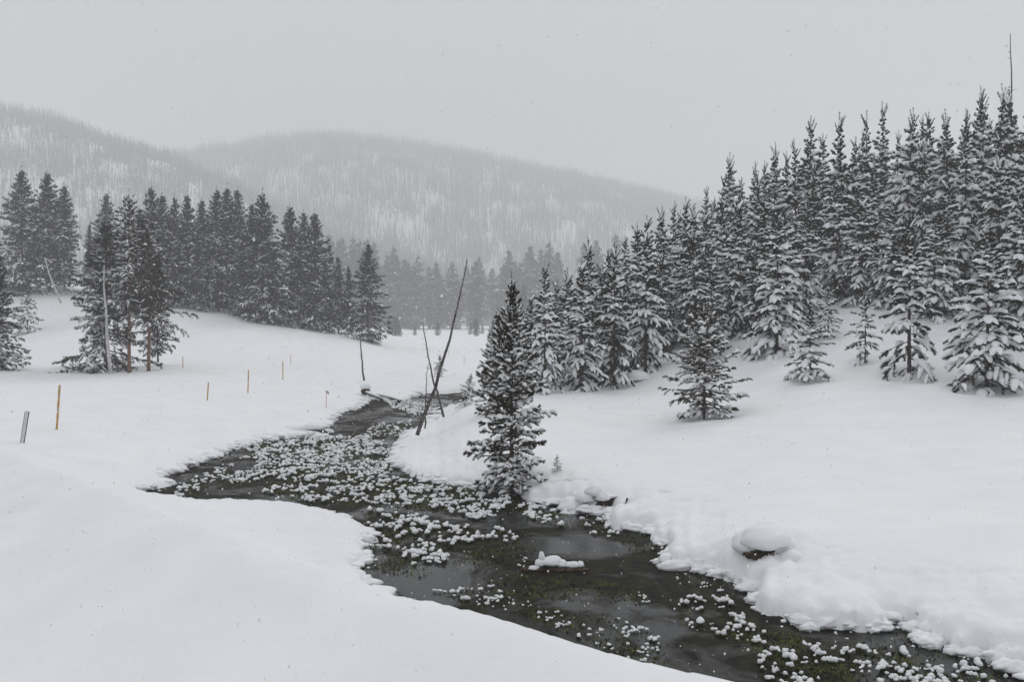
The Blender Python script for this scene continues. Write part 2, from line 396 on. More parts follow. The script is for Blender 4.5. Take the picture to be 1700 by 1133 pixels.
def finger_snow(P0, D, L, droop, rs, rng, K_=5, S=6, flat=0.75):
    n = len(P0); t = np.linspace(0, 1, K_)[None, :, None]
    Z = np.array([0, 0, -1.0])
    C = P0[:, None] + D[:, None] * L[:, None, None] * t + Z * (droop * L)[:, None, None] * t ** 2
    tan = D[:, None] + 2 * Z * droop[:, None, None] * t; tan /= np.linalg.norm(tan, axis=2, keepdims=True)
    side = np.cross(tan, np.array([0, 0, 1.0])); side /= np.linalg.norm(side, axis=2, keepdims=True) + 1e-6
    up = np.cross(side, tan)
    prof = np.array([0.45, 0.85, 1.0, 0.9, 0.5]) if K_ == 5 else np.sin(np.linspace(0.25, 2.85, K_)) 
    r = rs[:, None] * prof[None] * rng.uniform(0.7, 1.3, (n, K_))
    C = C + up * (r * 0.55)[:, :, None]
    ang = np.linspace(0, 2 * np.pi, S, endpoint=False)
    ca = np.cos(ang)[None, None, :, None]; sa = np.sin(ang)[None, None, :, None]
    sa = np.where(sa < 0, sa * 0.5, sa * flat)
    V = C[:, :, None] + r[:, :, None, None] * (ca * side[:, :, None] + sa * up[:, :, None])
    ends = np.stack([C[:, 0] - tan[:, 0] * r[:, :1] * 0.4, C[:, -1] + tan[:, -1] * r[:, -1:] * 0.7], 1)
    V = np.concatenate([V.reshape(n, K_ * S, 3), ends], 1); per = K_ * S + 2
    Q = []; T = []
    for i in range(K_ - 1):
        for k in range(S): Q.append((i * S + k, (i + 1) * S + k, (i + 1) * S + (k + 1) % S, i * S + (k + 1) % S))
    for k in range(S):
        T.append((k, (k + 1) % S, K_ * S)); T.append(((K_ - 1) * S + (k + 1) % S, (K_ - 1) * S + k, K_ * S + 1))
    off = (np.arange(n) * per)[:, None, None]
    return V.reshape(-1, 3), (np.array(Q)[None] + off).reshape(-1, 4), (np.array(T)[None] + off).reshape(-1, 3)

def finger_needles(P0, D, L, droop, m, nl, nw, rng, fwd=0.6, low=0.0, sc=None):
    n = len(P0); sc = np.ones(n) if sc is None else sc; t = rng.uniform(0.02, 1.0, (n, m))[:, :, None]
    Z = np.array([0, 0, -1.0])
    C = P0[:, None] + D[:, None] * L[:, None, None] * t + Z * (droop * L)[:, None, None] * t ** 2
    tan = D[:, None] + 2 * Z * droop[:, None, None] * t; tan /= np.linalg.norm(tan, axis=2, keepdims=True)
    rv = rng.normal(size=(n, m, 3)); rv[:, :, 2] -= low
    rv -= tan * (rv * tan).sum(2, keepdims=True); rv /= np.linalg.norm(rv, axis=2, keepdims=True) + 1e-6
    nd = rv + tan * fwd * rng.uniform(0.4, 1.4, (n, m, 1)); nd /= np.linalg.norm(nd, axis=2, keepdims=True)
    w = np.cross(nd, rng.normal(size=(n, m, 3))); w /= np.linalg.norm(w, axis=2, keepdims=True) + 1e-6
    ll = nl * rng.uniform(0.6, 1.25, (n, m, 1)) * sc[:, None, None]
    a = C - w * nw * 0.5; b_ = C + w * nw * 0.5; c_ = C + nd * ll
    V = np.stack([a, b_, c_], 2).reshape(-1, 3)
    return V, np.arange(len(V)).reshape(-1, 3)

def conifer(seed, H=8.0, R=1.6, base=0.03, power=0.9, spacing=0.38, nb=5, e0=-10, e1=45, bdroop=0.25, fl=0.42, fstep=0.22, fdroop=0.5,
            needles=38, nl=0.11, nw=0.022, snow_r=0.075, snow_p=0.9, trunk_r=None, mats=None, lean=0.0, irregular=0.2, top_brush=True,
            side_bias=None, snowK=5, low=0.3, bark_sides=7, fwd=0.6, lift=0.0, leadlen=0.5, gaps=0.0, branch_snow=0.0, fz=0.12, nar=0.45, skirt=(.72, 2.2)):
    rng = np.random.default_rng(seed)
    trunk_r = trunk_r or H * 0.011 + 0.02
    mats = mats or (M_BARK, M_NEEDLE, M_TSNOW)
    tb = Bag(); zs = np.linspace(-0.4, H * 0.985, 12)
    wob = np.cumsum(rng.normal(0, 0.012 * H / 12, (12, 2)), 0); wob -= wob[0]
    pts = np.column_stack([wob[:, 0] + lean * zs, wob[:, 1], zs])
    rr = trunk_r * (1 - np.linspace(0, 1, 12) * 0.9)
    tb.add(*tube(pts, rr, bark_sides))
    axis = lambda z: np.array([np.interp(z, zs, pts[:, 0]), np.interp(z, zs, pts[:, 1]), z])
    P0, D, L, dr, snow = [], [], [], [], []
    z = base * H; az0 = rng.uniform(0, 6.28)
    bigs = []
    while z < H * 0.955:
        h = (z - base * H) / (H * (1 - base))
        prof = (1 - h) ** power * min(1.0, skirt[0] + h * skirt[1])
        Rz = R * prof * (1 - nar + nar * min(1.0, (1 - h) * 3.0)) + 0.04
        k = nb + int(rng.integers(-1, 2)); az0 += rng.uniform(0.4, 1.2)
        for i in range(max(k, 3)):
            if rng.random() < gaps: continue
            az = az0 + 2 * math.pi * i / max(k, 3) + rng.normal(0, 0.25)
            Lb = Rz * rng.uniform(1 - irregular * 1.4, 1 + irregular)
            if side_bias: Lb *= 1 + side_bias[1] * max(0, math.cos(az - side_bias[0])) * max(0, 1 - h * 2.2)
            el = math.radians(e0 + (e1 - e0) * h ** 1.3 + rng.normal(0, 6))
            p0 = axis(z + rng.uniform(-0.4, 0.4) * spacing)
            d = np.array([math.cos(az) * math.cos(el), math.sin(az) * math.cos(el), math.sin(el)])
            sd = np.array([-math.sin(az), math.cos(az), 0])
            bd = bdroop * rng.uniform(0.6, 1.4) * (1 - h * 0.7)
            nseg = max(2, int(Lb / 0.35))
            ts = np.linspace(0, 1, nseg + 2)
            bp = p0 + d * Lb * ts[:, None] + np.array([0, 0, -1]) * bd * Lb * ts[:, None] ** 2 + np.array([0, 0, 1]) * lift * Lb * ts[:, None] ** 3
            tb.add(*tube(bp, (0.012 + 0.012 * Lb) * (1 - ts * 0.8), 3, cap=False)[:2])
            bload = 0.94 if rng.random() < snow_p else 0.12
            tt = 0.22 if Lb > 0.6 else 0.0
            sgn = 1
            while tt <= 1.0:
                pp = p0 + d * Lb * tt - np.array([0, 0, 1]) * bd * Lb * tt ** 2 + np.array([0, 0, 1]) * lift * Lb * tt ** 3
                f = fl * rng.uniform(0.65, 1.25) * min(1.0, 0.30 + 1.7 * (1 - h)) * (0.6 + 0.55 * (1 - abs(tt - 0.45))) * min(1.0, 0.45 + Lb / 1.2)
                fd = d * rng.uniform(0.5, 0.9) + sgn * sd * rng.uniform(0.45, 0.95) + np.array([0, 0, rng.uniform(-0.8 * fz, fz) + 0.5 * max(0, h - 0.6)])
                fd /= np.linalg.norm(fd)
                P0.append(pp); D.append(fd); L.append(f); dr.append(fdroop * rng.uniform(0.5, 1.5) * (1 - 0.75 * h)); 
                snow.append(1 if rng.random() < bload * (1 - 0.9 * max(0, h - 0.7) / 0.3) else 0)
                sgn = -sgn; tt += fstep / max(Lb, 0.3) * rng.uniform(0.7, 1.3)
            pp = p0 + d * Lb * 0.86 - np.array([0, 0, 1]) * bd * Lb * 0.74 + np.array([0, 0, 1]) * lift * Lb * 0.64
            P0.append(pp); D.append(d); L.append(fl * 0.9 * min(1, .5 + Lb) * min(1.0, 0.30 + 1.7 * (1 - h))); dr.append(fdroop * (1 - 0.9 * h) - lift); snow.append(1 if rng.random() < bload * (1.0 if h < 0.85 else 0.3) else 0)
            if branch_snow and Lb > 0.5 and bload > .5 and rng.random() < branch_snow: bigs.append((p0 + d * Lb * 0.3 - np.array([0, 0, 1]) * bd * Lb * 0.09, d, Lb * 0.65, bd * 1.0))
        z += spacing * rng.uniform(0.75, 1.25) * (0.55 + 0.45 * (1 - h))
    if top_brush:
        tp = axis(H * 0.9)
        P0.append(tp); D.append(np.array([rng.normal(0, .04), rng.normal(0, .04), 1.0])); L.append(H * 0.1 + leadlen * 0.3); dr.append(0.0); snow.append(0)
        for i in range(4):
            a = rng.uniform(0, 6.28); P0.append(axis(H * (0.90 + 0.015 * i))); D.append(np.array([math.cos(a) * .45, math.sin(a) * .45, .85])); L.append(leadlen * 0.6); dr.append(0.0); snow.append(int(rng.random() < 0.4))
    P0, D, L, dr, snow = map(np.array, (P0, D, L, dr, snow))
    hh = np.clip(P0[:, 2] / H, 0, 1); nb_ = Bag(); NV, NT = finger_needles(P0, D, L, dr, needles, nl, nw, rng, fwd, low, np.clip(1.0 - (hh - .72) * 2.0, .5, 1.0)); nb_.add(NV, T=NT)
    s = snow == 1
    sb = Bag()
    V, Q, T = finger_snow(P0[s], D[s], L[s], dr[s], snow_r * rng.uniform(0.55, 1.45, s.sum()) * np.clip(L[s] / fl + 0.3, .5, 1.2), rng, snowK)
    sb.add(V, Q, T)
    if bigs:
        a, b_, c_, d_ = zip(*bigs)
        V, Q, T = finger_snow(np.array(a), np.array(b_), np.array(c_), np.array(d_), snow_r * 1.5 * rng.uniform(0.7, 1.3, len(a)), rng, 5)
        sb.add(V, Q, T)
    return dict(trunk=tb.mesh('trunk', mats[0]), crown=nb_.mesh('crown', mats[1], False), snow=sb.mesh('snow_load', mats[2]), H=H)

def plant_tree(name, proto, x, y, height, rz, label, cat='tree', group=None, z=None, widen=1.0, tilt=(0, 0)):
    z = gz(x, y) if z is None else z
    s = height / proto['H']
    e = link(name, None, loc=(x, y, z), rot=(tilt[0], tilt[1], rz), scale=(s * widen, s * widen, s))
    e.empty_display_size = 0.3
    tag(e, label, cat, group)
    link('trunk', proto['trunk'], e); tag(link('crown', proto['crown'], e), kind='stuff')
    tag(link('snow_load', proto['snow'], e), kind='stuff')
    return e

# --- prototypes
SNOWY = [conifer(100 + i, H=8.0, R=[1.5, 1.85, 1.35, 1.7, 1.55, 1.95, 1.4, 1.75][i], power=[.85, .95, .75, .9, 1.0, .85, .7, 1.0][i], nb=[5, 6, 5, 6, 5, 6, 5, 6][i], spacing=[.50, .56, .48, .52, .60, .54, .58, .50][i], e0=-22, e1=62, bdroop=.32,
                 fdroop=.65, snow_r=[.098, .112, .090, .104, .098, .116, .088, .106][i], snow_p=[.66, .76, .52, .72, .60, .78, .48, .70][i], needles=104, nl=.135, nw=.032, fl=.46, fstep=.29, branch_snow=.75, low=1.3, fz=.07, leadlen=1.2, skirt=(.86, 1.6), mats=(M_BARK_D, M_NEEDLE, M_TSNOW),
                 irregular=.34, gaps=[0, .03, .06, 0, .06, .03, .10, .03][i], base=.01) for i in range(8)]
PRO_BANK = conifer(207, H=6.6, R=1.42, base=0.02, power=.85, spacing=.17, nb=6, nar=.5, skirt=(.72, 1.6), e0=-22, e1=58, bdroop=.02, lift=.22, fl=.25, fstep=.17, fdroop=.1, needles=135,
                   nl=.08, nw=.015, snow_r=.060, snow_p=.52, mats=(M_BARK, M_NEEDLE_F, M_TSNOW), irregular=.45, low=0.1, fwd=.9, branch_snow=.12, leadlen=.55, fz=.75, gaps=.12)
PRO_OPEN = conifer(202, H=5.0, R=1.62, base=0.06, power=.62, spacing=.20, nb=6, e0=-14, e1=58, bdroop=.08, lift=.18, fl=.30, fstep=.18, fdroop=.25, needles=110, skirt=(.85, .9), nar=.5,
                   nl=.085, nw=.017, snow_r=.068, snow_p=.50, mats=(M_BARK, M_NEEDLE_F, M_TSNOW), irregular=.48, low=0.3, fwd=.9, branch_snow=.2, leadlen=.5, fz=.35, gaps=.06)
PRO_SMALL = [conifer(210 + i, H=3.0, R=.95, base=0.04, power=.85, spacing=[.26, .26, .36][i], nb=[5, 5, 4][i], e0=-14, e1=55, bdroop=.24, fl=.30, fstep=.19, fdroop=.5, needles=75,
                   nl=.085, nw=.016, snow_r=.062, snow_p=.75, irregular=.32, gaps=.1, leadlen=.4, branch_snow=.25, fz=.3, low=.6) for i in range(3)]
BUSHY = [conifer(300 + i, H=18.0, R=[3.5, 3.9, 3.0, 3.7][i], base=[.05, .10, .15, .03][i], power=[.68, .75, .62, .8][i], spacing=.55, nb=7, e0=-16, e1=50, bdroop=.10, lift=.08, fl=.85, fstep=.62, fdroop=.25,
                 needles=44, nl=.30, nw=.085, snow_r=.12, snow_p=.30, irregular=.46, mats=(M_BARK, M_NEEDLE_B, M_TSNOW), leadlen=1.2, snowK=4, low=0.2, fz=.6, gaps=.08) for i in range(4)]
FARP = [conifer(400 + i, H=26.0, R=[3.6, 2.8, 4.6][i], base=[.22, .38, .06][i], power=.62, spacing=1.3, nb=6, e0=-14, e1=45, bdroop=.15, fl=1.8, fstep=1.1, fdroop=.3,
                needles=16, nl=.8, nw=.30, snow_r=.2, snow_p=.18, irregular=.4, mats=(M_BARK, M_NEEDLE_FROST_HAZE, M_TSNOW), leadlen=1.6, snowK=3, low=0, fz=.5) for i in range(3)]

# --- the two near pines
y = 30.9; 
plant_tree('pine_tree', PRO_BANK, xat(850, y), y, (825 - 470) / F * y + .05, 0.6, 'slender dark pine with upturned tufted tips standing alone at the creek edge', 'pine tree', z=0.12, widen=.9)
y = 43.0
plant_tree('pine_tree', PRO_OPEN, xat(1170, y), y, 4.95, 2.1, 'open bushy pine standing alone in its snow hollow in front of the slope forest', 'pine tree', z=gz(xat(1170, y), y) + 0.02)

# --- right-hand stand: explicit front trees, (px, py_foot, py_tip, widen, label)
SG = 'snow-laden pines on the right slope'
front = [
 (905,655,432,.85,'narrow snowy pine half hidden behind the dark creek-edge pine',1),
 (966,650,430,1.0,'snowy pine at the low end of the stand, its skirt touching the snow crest',0),
 (1020,646,405,.9,'snowy pine just left of the round snow mound under the stand',2),
 (1072,622,372,.85,'snowy pine rising behind the round snow mound',3),
 (1290,588,350,1.1,'broad snow-laden pine directly left of the small saplings on the slope',1),
 (1510,626,345,1.05,'large snow-laden pine between the spindly sapling and the biggest right-hand pine',4),
 (1640,650,372,1.15,'biggest front pine, heavy with snow, its wide skirt at the foot of the slope',5),
 (1165,560,405,1.0,'snow-covered pine rising directly behind the lone open bushy pine',3),
 (1225,560,330,1.0,'tall snowy pine between the lone bushy pine and the broad slope pine',0),
]
for i, (px, pf, pt, wd, lab, v) in enumerate(front):
    y = ground_hit(px, pf - 2)
    x = xat(px, y); zg = gz(x, y)
    top = at(px, pt, y)[2]
    plant_tree('pine_tree', SNOWY[v], x, y, top - zg, rnd.uniform(0, 6.28), lab, 'pine tree', SG, z=zg - .30, widen=wd)
small = [(1345,632,520,1.25,'small pine sapling with wide snowy boughs, lowest on the open slope',0),
 (1375,560,475,1.1,'small snow-covered sapling against the foot of the dark forest',1),
 (1437,604,488,.9,'spindly open sapling with thin tiers standing alone on the slope',2),
 (1003,622,530,1.1,'little snowy pine tucked between two taller ones above the snow crest',1)]
for px, pf, pt, wd, lab, v in small:
    y = ground_hit(px, pf); x = xat(px, y); zg = gz(x, y); top = at(px, pt, y)[2]
    plant_tree('pine_sapling', PRO_SMALL[v], x, y, top - zg, rnd.uniform(0, 6.28), lab, 'sapling', 'pine saplings on the right slope', z=zg - .03, widen=wd)

# rows behind: (px, py_tip, depth, widen)
tops = [(880,492,64),(925,470,66),(945,452,70),(975,402,72),(990,440,66),(1010,418,74),(1040,395,78),(1058,378,70),(1075,365,80),(1100,348,74),(1118,340,82),(1135,335,78),(1150,345,70),(1160,385,66),
 (1185,296,84),(1198,330,72),(1212,262,82),(1232,300,88),(1250,292,76),(1262,330,70),(1283,245,80),(1303,258,86),(1320,240,78),(1340,203,84),(1365,228,90),(1338,330,66),(1395,196,72),(1415,235,84),
 (1440,192,80),(1463,176,84),(1455,270,70),(1500,188,72),(1488,222,88),(1530,250,70),(1545,190,84),(1572,188,80),(1595,186,88),(1600,205,68),(1622,155,82),(1632,165,74),(1650,210,66),(1664,148,78),(1672,152,86),(1697,140,74),(1700,200,60),
 (1725,160,70),(1750,150,64),(1780,170,58),(1760,220,52),(1690,330,53),(1570,300,62),(1430,330,66),(1180,440,62),(1105,420,67),(1205,380,66),(1310,350,64),(1385,300,69),(1550,360,60),(1480,330,64),
 (890,540,62),(925,520,60),(1040,460,66),(985,480,62),(1095,470,66),(1135,410,68),(1255,400,64),(1470,290,76),(1420,290,72),(1350,270,76),(1235,360,74),(1170,350,76),(1610,270,70),(1660,260,62)]
def zone(px, y=70):
    return zone_(px) + (', back skyline row' if y >= 78 else '')
def zone_(px):
    if px < 1000: return 'snowy pine crowded in at the low creekward end of the slope stand'
    if px < 1160: return 'snowy pine packed behind the round snow mound, tips climbing the slope'
    if px < 1330: return 'snowy pine in the packed rows behind the lone open bushy pine'
    if px < 1480: return 'snow-laden pine packed behind the two small slope saplings'
    if px < 1600: return 'snow-laden pine crowding behind the large pine beside the spindly sapling'
    return 'snow-laden pine crowding behind the biggest front pine at the high end'
ORD = 'first second third fourth fifth sixth seventh eighth ninth tenth eleventh twelfth thirteenth fourteenth fifteenth sixteenth seventeenth eighteenth nineteenth twentieth'.split()
tipset = sorted([t for t in tops if 870 < t[0] < 1672 and all(t[1] <= u[1] for u in tops if abs(u[0] - t[0]) < 17)], key=lambda t: -t[0])
SKY_LAB = {t: 'skyline pine of the slope forest, %s pointed tip left of the tall thin snag' % ORD[i] for i, t in enumerate(tipset) if i < 20}
print('skyline', len(tipset))
for i, (px, pt, y) in enumerate(tops):
    x = xat(px, y); zg = gz(x, y); top = at(px, pt, y)[2]
    Hh = top - zg
    v = rnd.randrange(8)
    plant_tree('pine_tree', SNOWY[v], x, y, Hh, rnd.uniform(0, 6.28), SKY_LAB.get((px, pt, y), zone(px, y)), 'pine tree', SG, z=zg - .05, widen=min(1.25, max(.78, 9.0 / Hh * rnd.uniform(.8, 1.2))), tilt=(rnd.gauss(0, .02), rnd.gauss(0, .025)))
# deeper filler trees on the upper slope
for i in range(34):
    y = rnd.uniform(80, 115); px = rnd.uniform(1120, 1800)
    skyline = np.interp(px, [880, 1000, 1100, 1200, 1340, 1460, 1620, 1700, 1800], [500, 420, 355, 285, 225, 200, 180, 160, 160])
    x = xat(px, y); zg = gz(x, y); top = at(px, skyline + rnd.uniform(5, 60), y)[2]
    if top - zg < 3: continue
    plant_tree('pine_tree', SNOWY[rnd.randrange(8)], x, y, min(top - zg, 14), rnd.uniform(0, 6.28), zone(px, y), 'pine tree', SG, z=zg, widen=rnd.uniform(.7, .95))

# --- left group of old pines with bare stems, 85 m away
yl = 85.0
PL_A = conifer(501, H=15.5, R=1.9, base=.36, power=.5, spacing=.42, nb=5, e0=-26, e1=50, bdroop=.12, lift=.06, fl=.55, fstep=.40, fdroop=.3, needles=44, nl=.2, nw=.05, snow_r=.085, snow_p=.25,
               irregular=.5, mats=(M_BARK_R, M_NEEDLE_D, M_TSNOW), trunk_r=.17, low=0, snowK=4, fz=.6, gaps=.1)
PL_B = conifer(502, H=13.0, R=3.0, base=.36, power=.75, spacing=.46, nb=5, e0=-26, e1=50, bdroop=.12, lift=.1, fl=.6, fstep=.42, fdroop=.3, needles=42, nl=.2, nw=.05, snow_r=.09, snow_p=.25,
               irregular=.55, mats=(M_BARK_R, M_NEEDLE_D, M_TSNOW), trunk_r=.17, low=0, snowK=4, fz=.6, gaps=.15)
PL_C = conifer(503, H=13.0, R=3.4, base=.03, power=.8, spacing=.50, nb=5, e0=-20, e1=50, bdroop=.26, lift=.18, fl=.75, fstep=.28, fdroop=.3, needles=60, nl=.2, nw=.05, snow_r=.10, snow_p=.3,
               irregular=.6, mats=(M_BARK, M_NEEDLE_D, M_TSNOW), trunk_r=.2, low=0, snowK=4, side_bias=(math.pi, .3), gaps=.12, fz=.65)
LG = 'old pines behind the marker poles'
def left_tree(proto, px, pf, pt, y, rz, lab, name='pine_tree', g=LG, widen=1.0, sink=.1):
    x = xat(px, y); zg = gz(x, y); top = at(px, pt, y)[2]
    return plant_tree(name, proto, x, y, top - zg + sink, rz, lab, 'pine tree', g, z=zg - sink, widen=widen)
left_tree(PL_A, 214, 618, 318, 85, 1.0, 'tallest of the bare-stemmed pines, narrow dark top and reddish trunk')
left_tree(PL_B, 246, 618, 368, 86, 2.2, 'reddish-stemmed pine whose dark boughs reach towards the creek')
left_tree(PL_C, 176, 618, 362, 87, 0.0, 'ragged spreading pine with snowy low boughs sweeping out beside the white snag')
left_tree(BUSHY[2], 262, 618, 420, 92, .7, 'dense dark pine tucked behind the two reddish stems', widen=.8)
left_tree(BUSHY[3], -6, 606, 405, 84, .3, 'dark pine cut off by the picture edge, standing nearest the road', widen=1.05)

# --- tree belt on the left rise
BG_ = 'bushy pines along the left rise'
belt = [(38,278,160,0,.95,'tall dark pine with a bare lower stem, first of the pair above the fallen log'),
 (82,284,162,1,.95,'tall dark pine with a bare lower stem beside the leaning pale log'),
 (108,306,166,2,.8,'slim pine pressed against the tall bare-stemmed pair'),
 (-25,330,158,3,1,'dark pine at the picture edge behind the nearest road pine'),
 (150,370,170,2,.55,'short frosted pine in the gap behind the ragged spreading pine'),
 (178,318,168,0,.85,'pale hazy pine showing above the ragged spreading pine'),
 (252,308,150,1,.8,'bushy pine just right of the tallest bare-stemmed pine'),
 (270,322,156,2,.8,'narrow-topped pine, second right of the tallest bare-stemmed pine'),
 (290,324,150,3,.75,'snow-flecked pine in the thick of the belt, with a twin beside it'),
 (312,320,158,0,.75,'pine with pointed top left of the deep notch in the belt'),
 (336,330,160,2,.7,'narrow pine standing in the notch of the belt'),
 (362,312,152,1,.8,'bushy pine forming the left half of the double crown'),
 (378,308,160,0,.8,'pine forming the tallest tip of the double crown'),
 (396,312,168,2,.7,'pale pine behind the double crown'),
 (438,316,146,3,1.0,'broadest pine of the belt, snow-streaked down to the snow'),
 (420,335,156,0,.8,'pine filling the gap left of the broadest belt pine'),
 (484,340,154,1,.85,'bushy pine right of the broadest belt pine'),
 (505,350,160,2,.7,'narrow pine behind the last tall belt pine'),
 (523,350,150,0,.9,'last tall pine of the belt before it steps down'),
 (562,425,150,2,.7,'low pine between the tall belt and the end pine'),
 (578,440,156,1,.6,'low pine in the shadow of the end pine'),
 (610,402,146,3,1.05,'cone-shaped pine standing at the creekward end of the belt'),
 (455,400,150,3,.7,'short pine in front of the belt below the broadest pine'),
 (232,345,150,3,.8,'bushy pine half hidden behind the tallest bare-stemmed pine'),
 (330,400,148,1,.75,'low bushy pine at the front of the notch in the belt'),
 (400,420,148,0,.7,'low bushy pine under the double crown'),
 (497,430,147,3,.75,'low bushy pine under the last tall pines'),
 (540,430,148,1,.6,'low bushy pine under the belt where it steps down')]
for i, (px, pt, y, v, wd, lab) in enumerate(belt):
    left_tree(BUSHY[v], px, 0, pt, y, rnd.uniform(0, 6.28), lab, g=BG_, widen=wd * 1.12, sink=.3)
left_tree(PRO_SMALL[0], 46, 0, 478, 140, .4, 'tiny dark sapling on the open rise below the tall pair', name='pine_sapling', g=BG_, widen=.9)
left_tree(PRO_SMALL[1], 730, 0, 590, 84, .4, 'small pine sapling half hidden behind the crossed dead poles', name='pine_sapling', g='saplings by the creek bend', widen=1.1)

# --- far valley forest, hazy
FG = 'hazy pines across the valley floor'
def far_label(px):
    if px < 640: return 'hazy tall pine in the far valley wood behind the end of the left belt'
    if px < 770: return 'hazy bare-stemmed pine in the far valley wood behind the crossed dead poles'
    if px < 880: return 'hazy pine standing in the gap between valley wood and slope forest'
    return 'hazy pine top showing above the low end of the snowy slope stand'
far = [(795,424,500,1),(790,430,504,0),(845,412,520,2),(868,470,360,2),(880,405,530,0),(898,410,525,0),(912,398,530,2),(925,415,520,0),(970,403,530,1),(990,395,540,0),(1023,388,540,1),(835,440,530,1)]
for i in range(84):
    px = rnd.choice([rnd.uniform(545, 745), rnd.uniform(560, 760), rnd.uniform(750, 1000)])
    far.append((px, np.interp(px, [545, 600, 700, 760, 850, 1000], [395, 405, 425, 445, 440, 420]) + rnd.uniform(-14, 50), rnd.uniform(500, 580), rnd.randrange(3)))
FAR_LAB = {795: 'hazy column-shaped pine, tallest in the gap right of the crossed dead poles', 868: 'darker hazy conical pine just above the lone creek-edge pine tip',
 1023: 'hazy pine top standing farthest right above the low end of the slope stand', 845: 'slim hazy pine left of the darker conical one above the creek-edge pine'}
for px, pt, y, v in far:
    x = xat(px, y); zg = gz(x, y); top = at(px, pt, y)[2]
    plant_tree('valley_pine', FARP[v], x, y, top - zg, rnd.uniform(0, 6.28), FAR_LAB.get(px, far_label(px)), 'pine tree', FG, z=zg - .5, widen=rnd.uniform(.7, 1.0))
for i in range(16):   # low snowy bushes at the foot of the far wood
    px = rnd.uniform(560, 820); y = rnd.uniform(300, 360); x = xat(px, y)
    plant_tree('valley_sapling', FARP[2], x, y, rnd.uniform(3, 7), rnd.uniform(0, 6.28), 'low hazy bushy sapling at the foot of the far valley wood', 'sapling', 'saplings under the far valley wood', widen=1.3)

# --- hill woods: burnt stems and scattered conifers, one mass per hill
def hill_wood(name, zf, n, pxr, srange, seed, mask_scale, thick, hrange, label):
    rng = np.random.default_rng(seed)
    px = rng.uniform(pxr[0], pxr[1], n * 3); s = rng.uniform(srange[0], srange[1], n * 3)
    x, y, z = zf(px, s)
    m = fbm(x / mask_scale, y / (mask_scale * 1.6), 3, seed) + 0.35 * (s > 0.85) + 0.22
    keep = rng.random(n * 3) < np.clip(0.45 + m * 1.0, 0.12, 1)
    x, y, z = x[keep][:n], y[keep][:n], z[keep][:n]; n = len(x)
    h = rng.uniform(*hrange, n) * np.where(rng.random(n) < .3, 0.6, 1)
    w = thick * rng.uniform(.6, 1.4, n)
    base = np.stack([x, y, z - 1], -1); lean = rng.normal(0, .03, (n, 2))
    tip = base + np.stack([lean[:, 0] * h, lean[:, 1] * h, h + 1], -1)
    V = []; 
    for a in (0, 2.1, 4.2):
        V.append(base + np.stack([np.cos(a) * w, np.sin(a) * w, 0 * w], -1))
    V.append(tip); V = np.stack(V, 1)
    T = np.array([(0, 1, 3), (1, 2, 3), (2, 0, 3)])[None] + (np.arange(n) * 4)[:, None, None]
    bg_ = Bag(); bg_.add(V.reshape(-1, 3), T=T.reshape(-1, 3))
    m_ = 13                                         # boughs: short drooping triangles; sparse on burnt stems, full on live ones
    live = rng.random(n) < .5
    t = rng.uniform(.12, 1, (n, m_)); C = base[:, None] + (tip - base)[:, None] * t[:, :, None]
    a = rng.uniform(0, 6.28, (n, m_)); rr = ((1 - t) * .8 + .12) * np.where(live, 2.3, .8)[:, None] * rng.uniform(.5, 1.2, (n, m_))
    tipb = C + np.stack([np.cos(a) * rr, np.sin(a) * rr, -0.25 * rr], -1)
    ww = np.where(live, 1.1, .18)[:, None]
    V = np.stack([C + np.stack([0 * rr, 0 * rr, ww + 0 * rr], -1), C - np.stack([0 * rr, 0 * rr, ww * .6 + 0 * rr], -1), tipb], 2).reshape(-1, 3)
    bg_.add(V, T=np.arange(len(V)).reshape(-1, 3))
    o = link(name, bg_.mesh(name, M_NEEDLE_FROST_HAZE, False)); tag(o, label, 'wood', kind='stuff')
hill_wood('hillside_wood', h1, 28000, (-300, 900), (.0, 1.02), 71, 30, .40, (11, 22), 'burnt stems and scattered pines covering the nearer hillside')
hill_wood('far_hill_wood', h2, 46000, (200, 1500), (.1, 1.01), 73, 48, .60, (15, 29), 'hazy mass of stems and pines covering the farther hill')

# individually visible snags along the nearer ridge
def snag_mesh(seed, H, r, branches=18, bl=.8, bend=.02, sides=6, mat=M_DEAD, up=-.1):
    rng = np.random.default_rng(seed); zs = np.linspace(-.3, H, 9)
    wob = np.cumsum(rng.normal(0, bend * H / 9, (9, 2)), 0); wob -= wob[0]
    pts = np.column_stack([wob, zs]); b_ = Bag(); b_.add(*tube(pts, r * (1 - np.linspace(0, .82, 9)), sides))
    for i in range(branches):
        z = rng.uniform(.15, .97) * H; a = rng.uniform(0, 6.28); p0 = np.array([np.interp(z, zs, pts[:, 0]), np.interp(z, zs, pts[:, 1]), z])
        l_ = bl * rng.uniform(.3, 1) * (1.1 - z / H)
        d = np.array([math.cos(a), math.sin(a), up + rng.normal(0, .25)]); rb = r * .18
        b_.add(*tube([p0, p0 + d * l_ * .6, p0 + d * l_ + np.array([0, 0, .05 * l_])], [rb, rb * .7, rb * .3], 3, cap=False)[:2])
    return b_.mesh('snag', mat)
RS = [snag_mesh(600 + i, 24, .33, 22, 1.7) for i in range(4)]
for px, hpx in [(5,36),(42,30),(66,28),(76,24),(118,20),(128,26),(142,18),(172,24),(182,26),(204,16),(214,14),(228,16),(252,10),(262,14),(300,12),(340,16),(154,12),(90,14),(24,16),(278,12)]:
    x, y, z = h1(np.array([float(px)]), np.array([.985])); H_ = hpx * 1200 / F + 8
    o = link('ridge_snag', RS[rnd.randrange(4)], loc=(x[0], y[0], z[0] - 2), rot=(0, rnd.gauss(0, .03), rnd.uniform(0, 6)), scale=(1, 1, H_ / 24))
    tag(o, 'thin dead stem standing against the sky on the nearer hill ridge', 'dead tree', 'dead stems along the ridge')
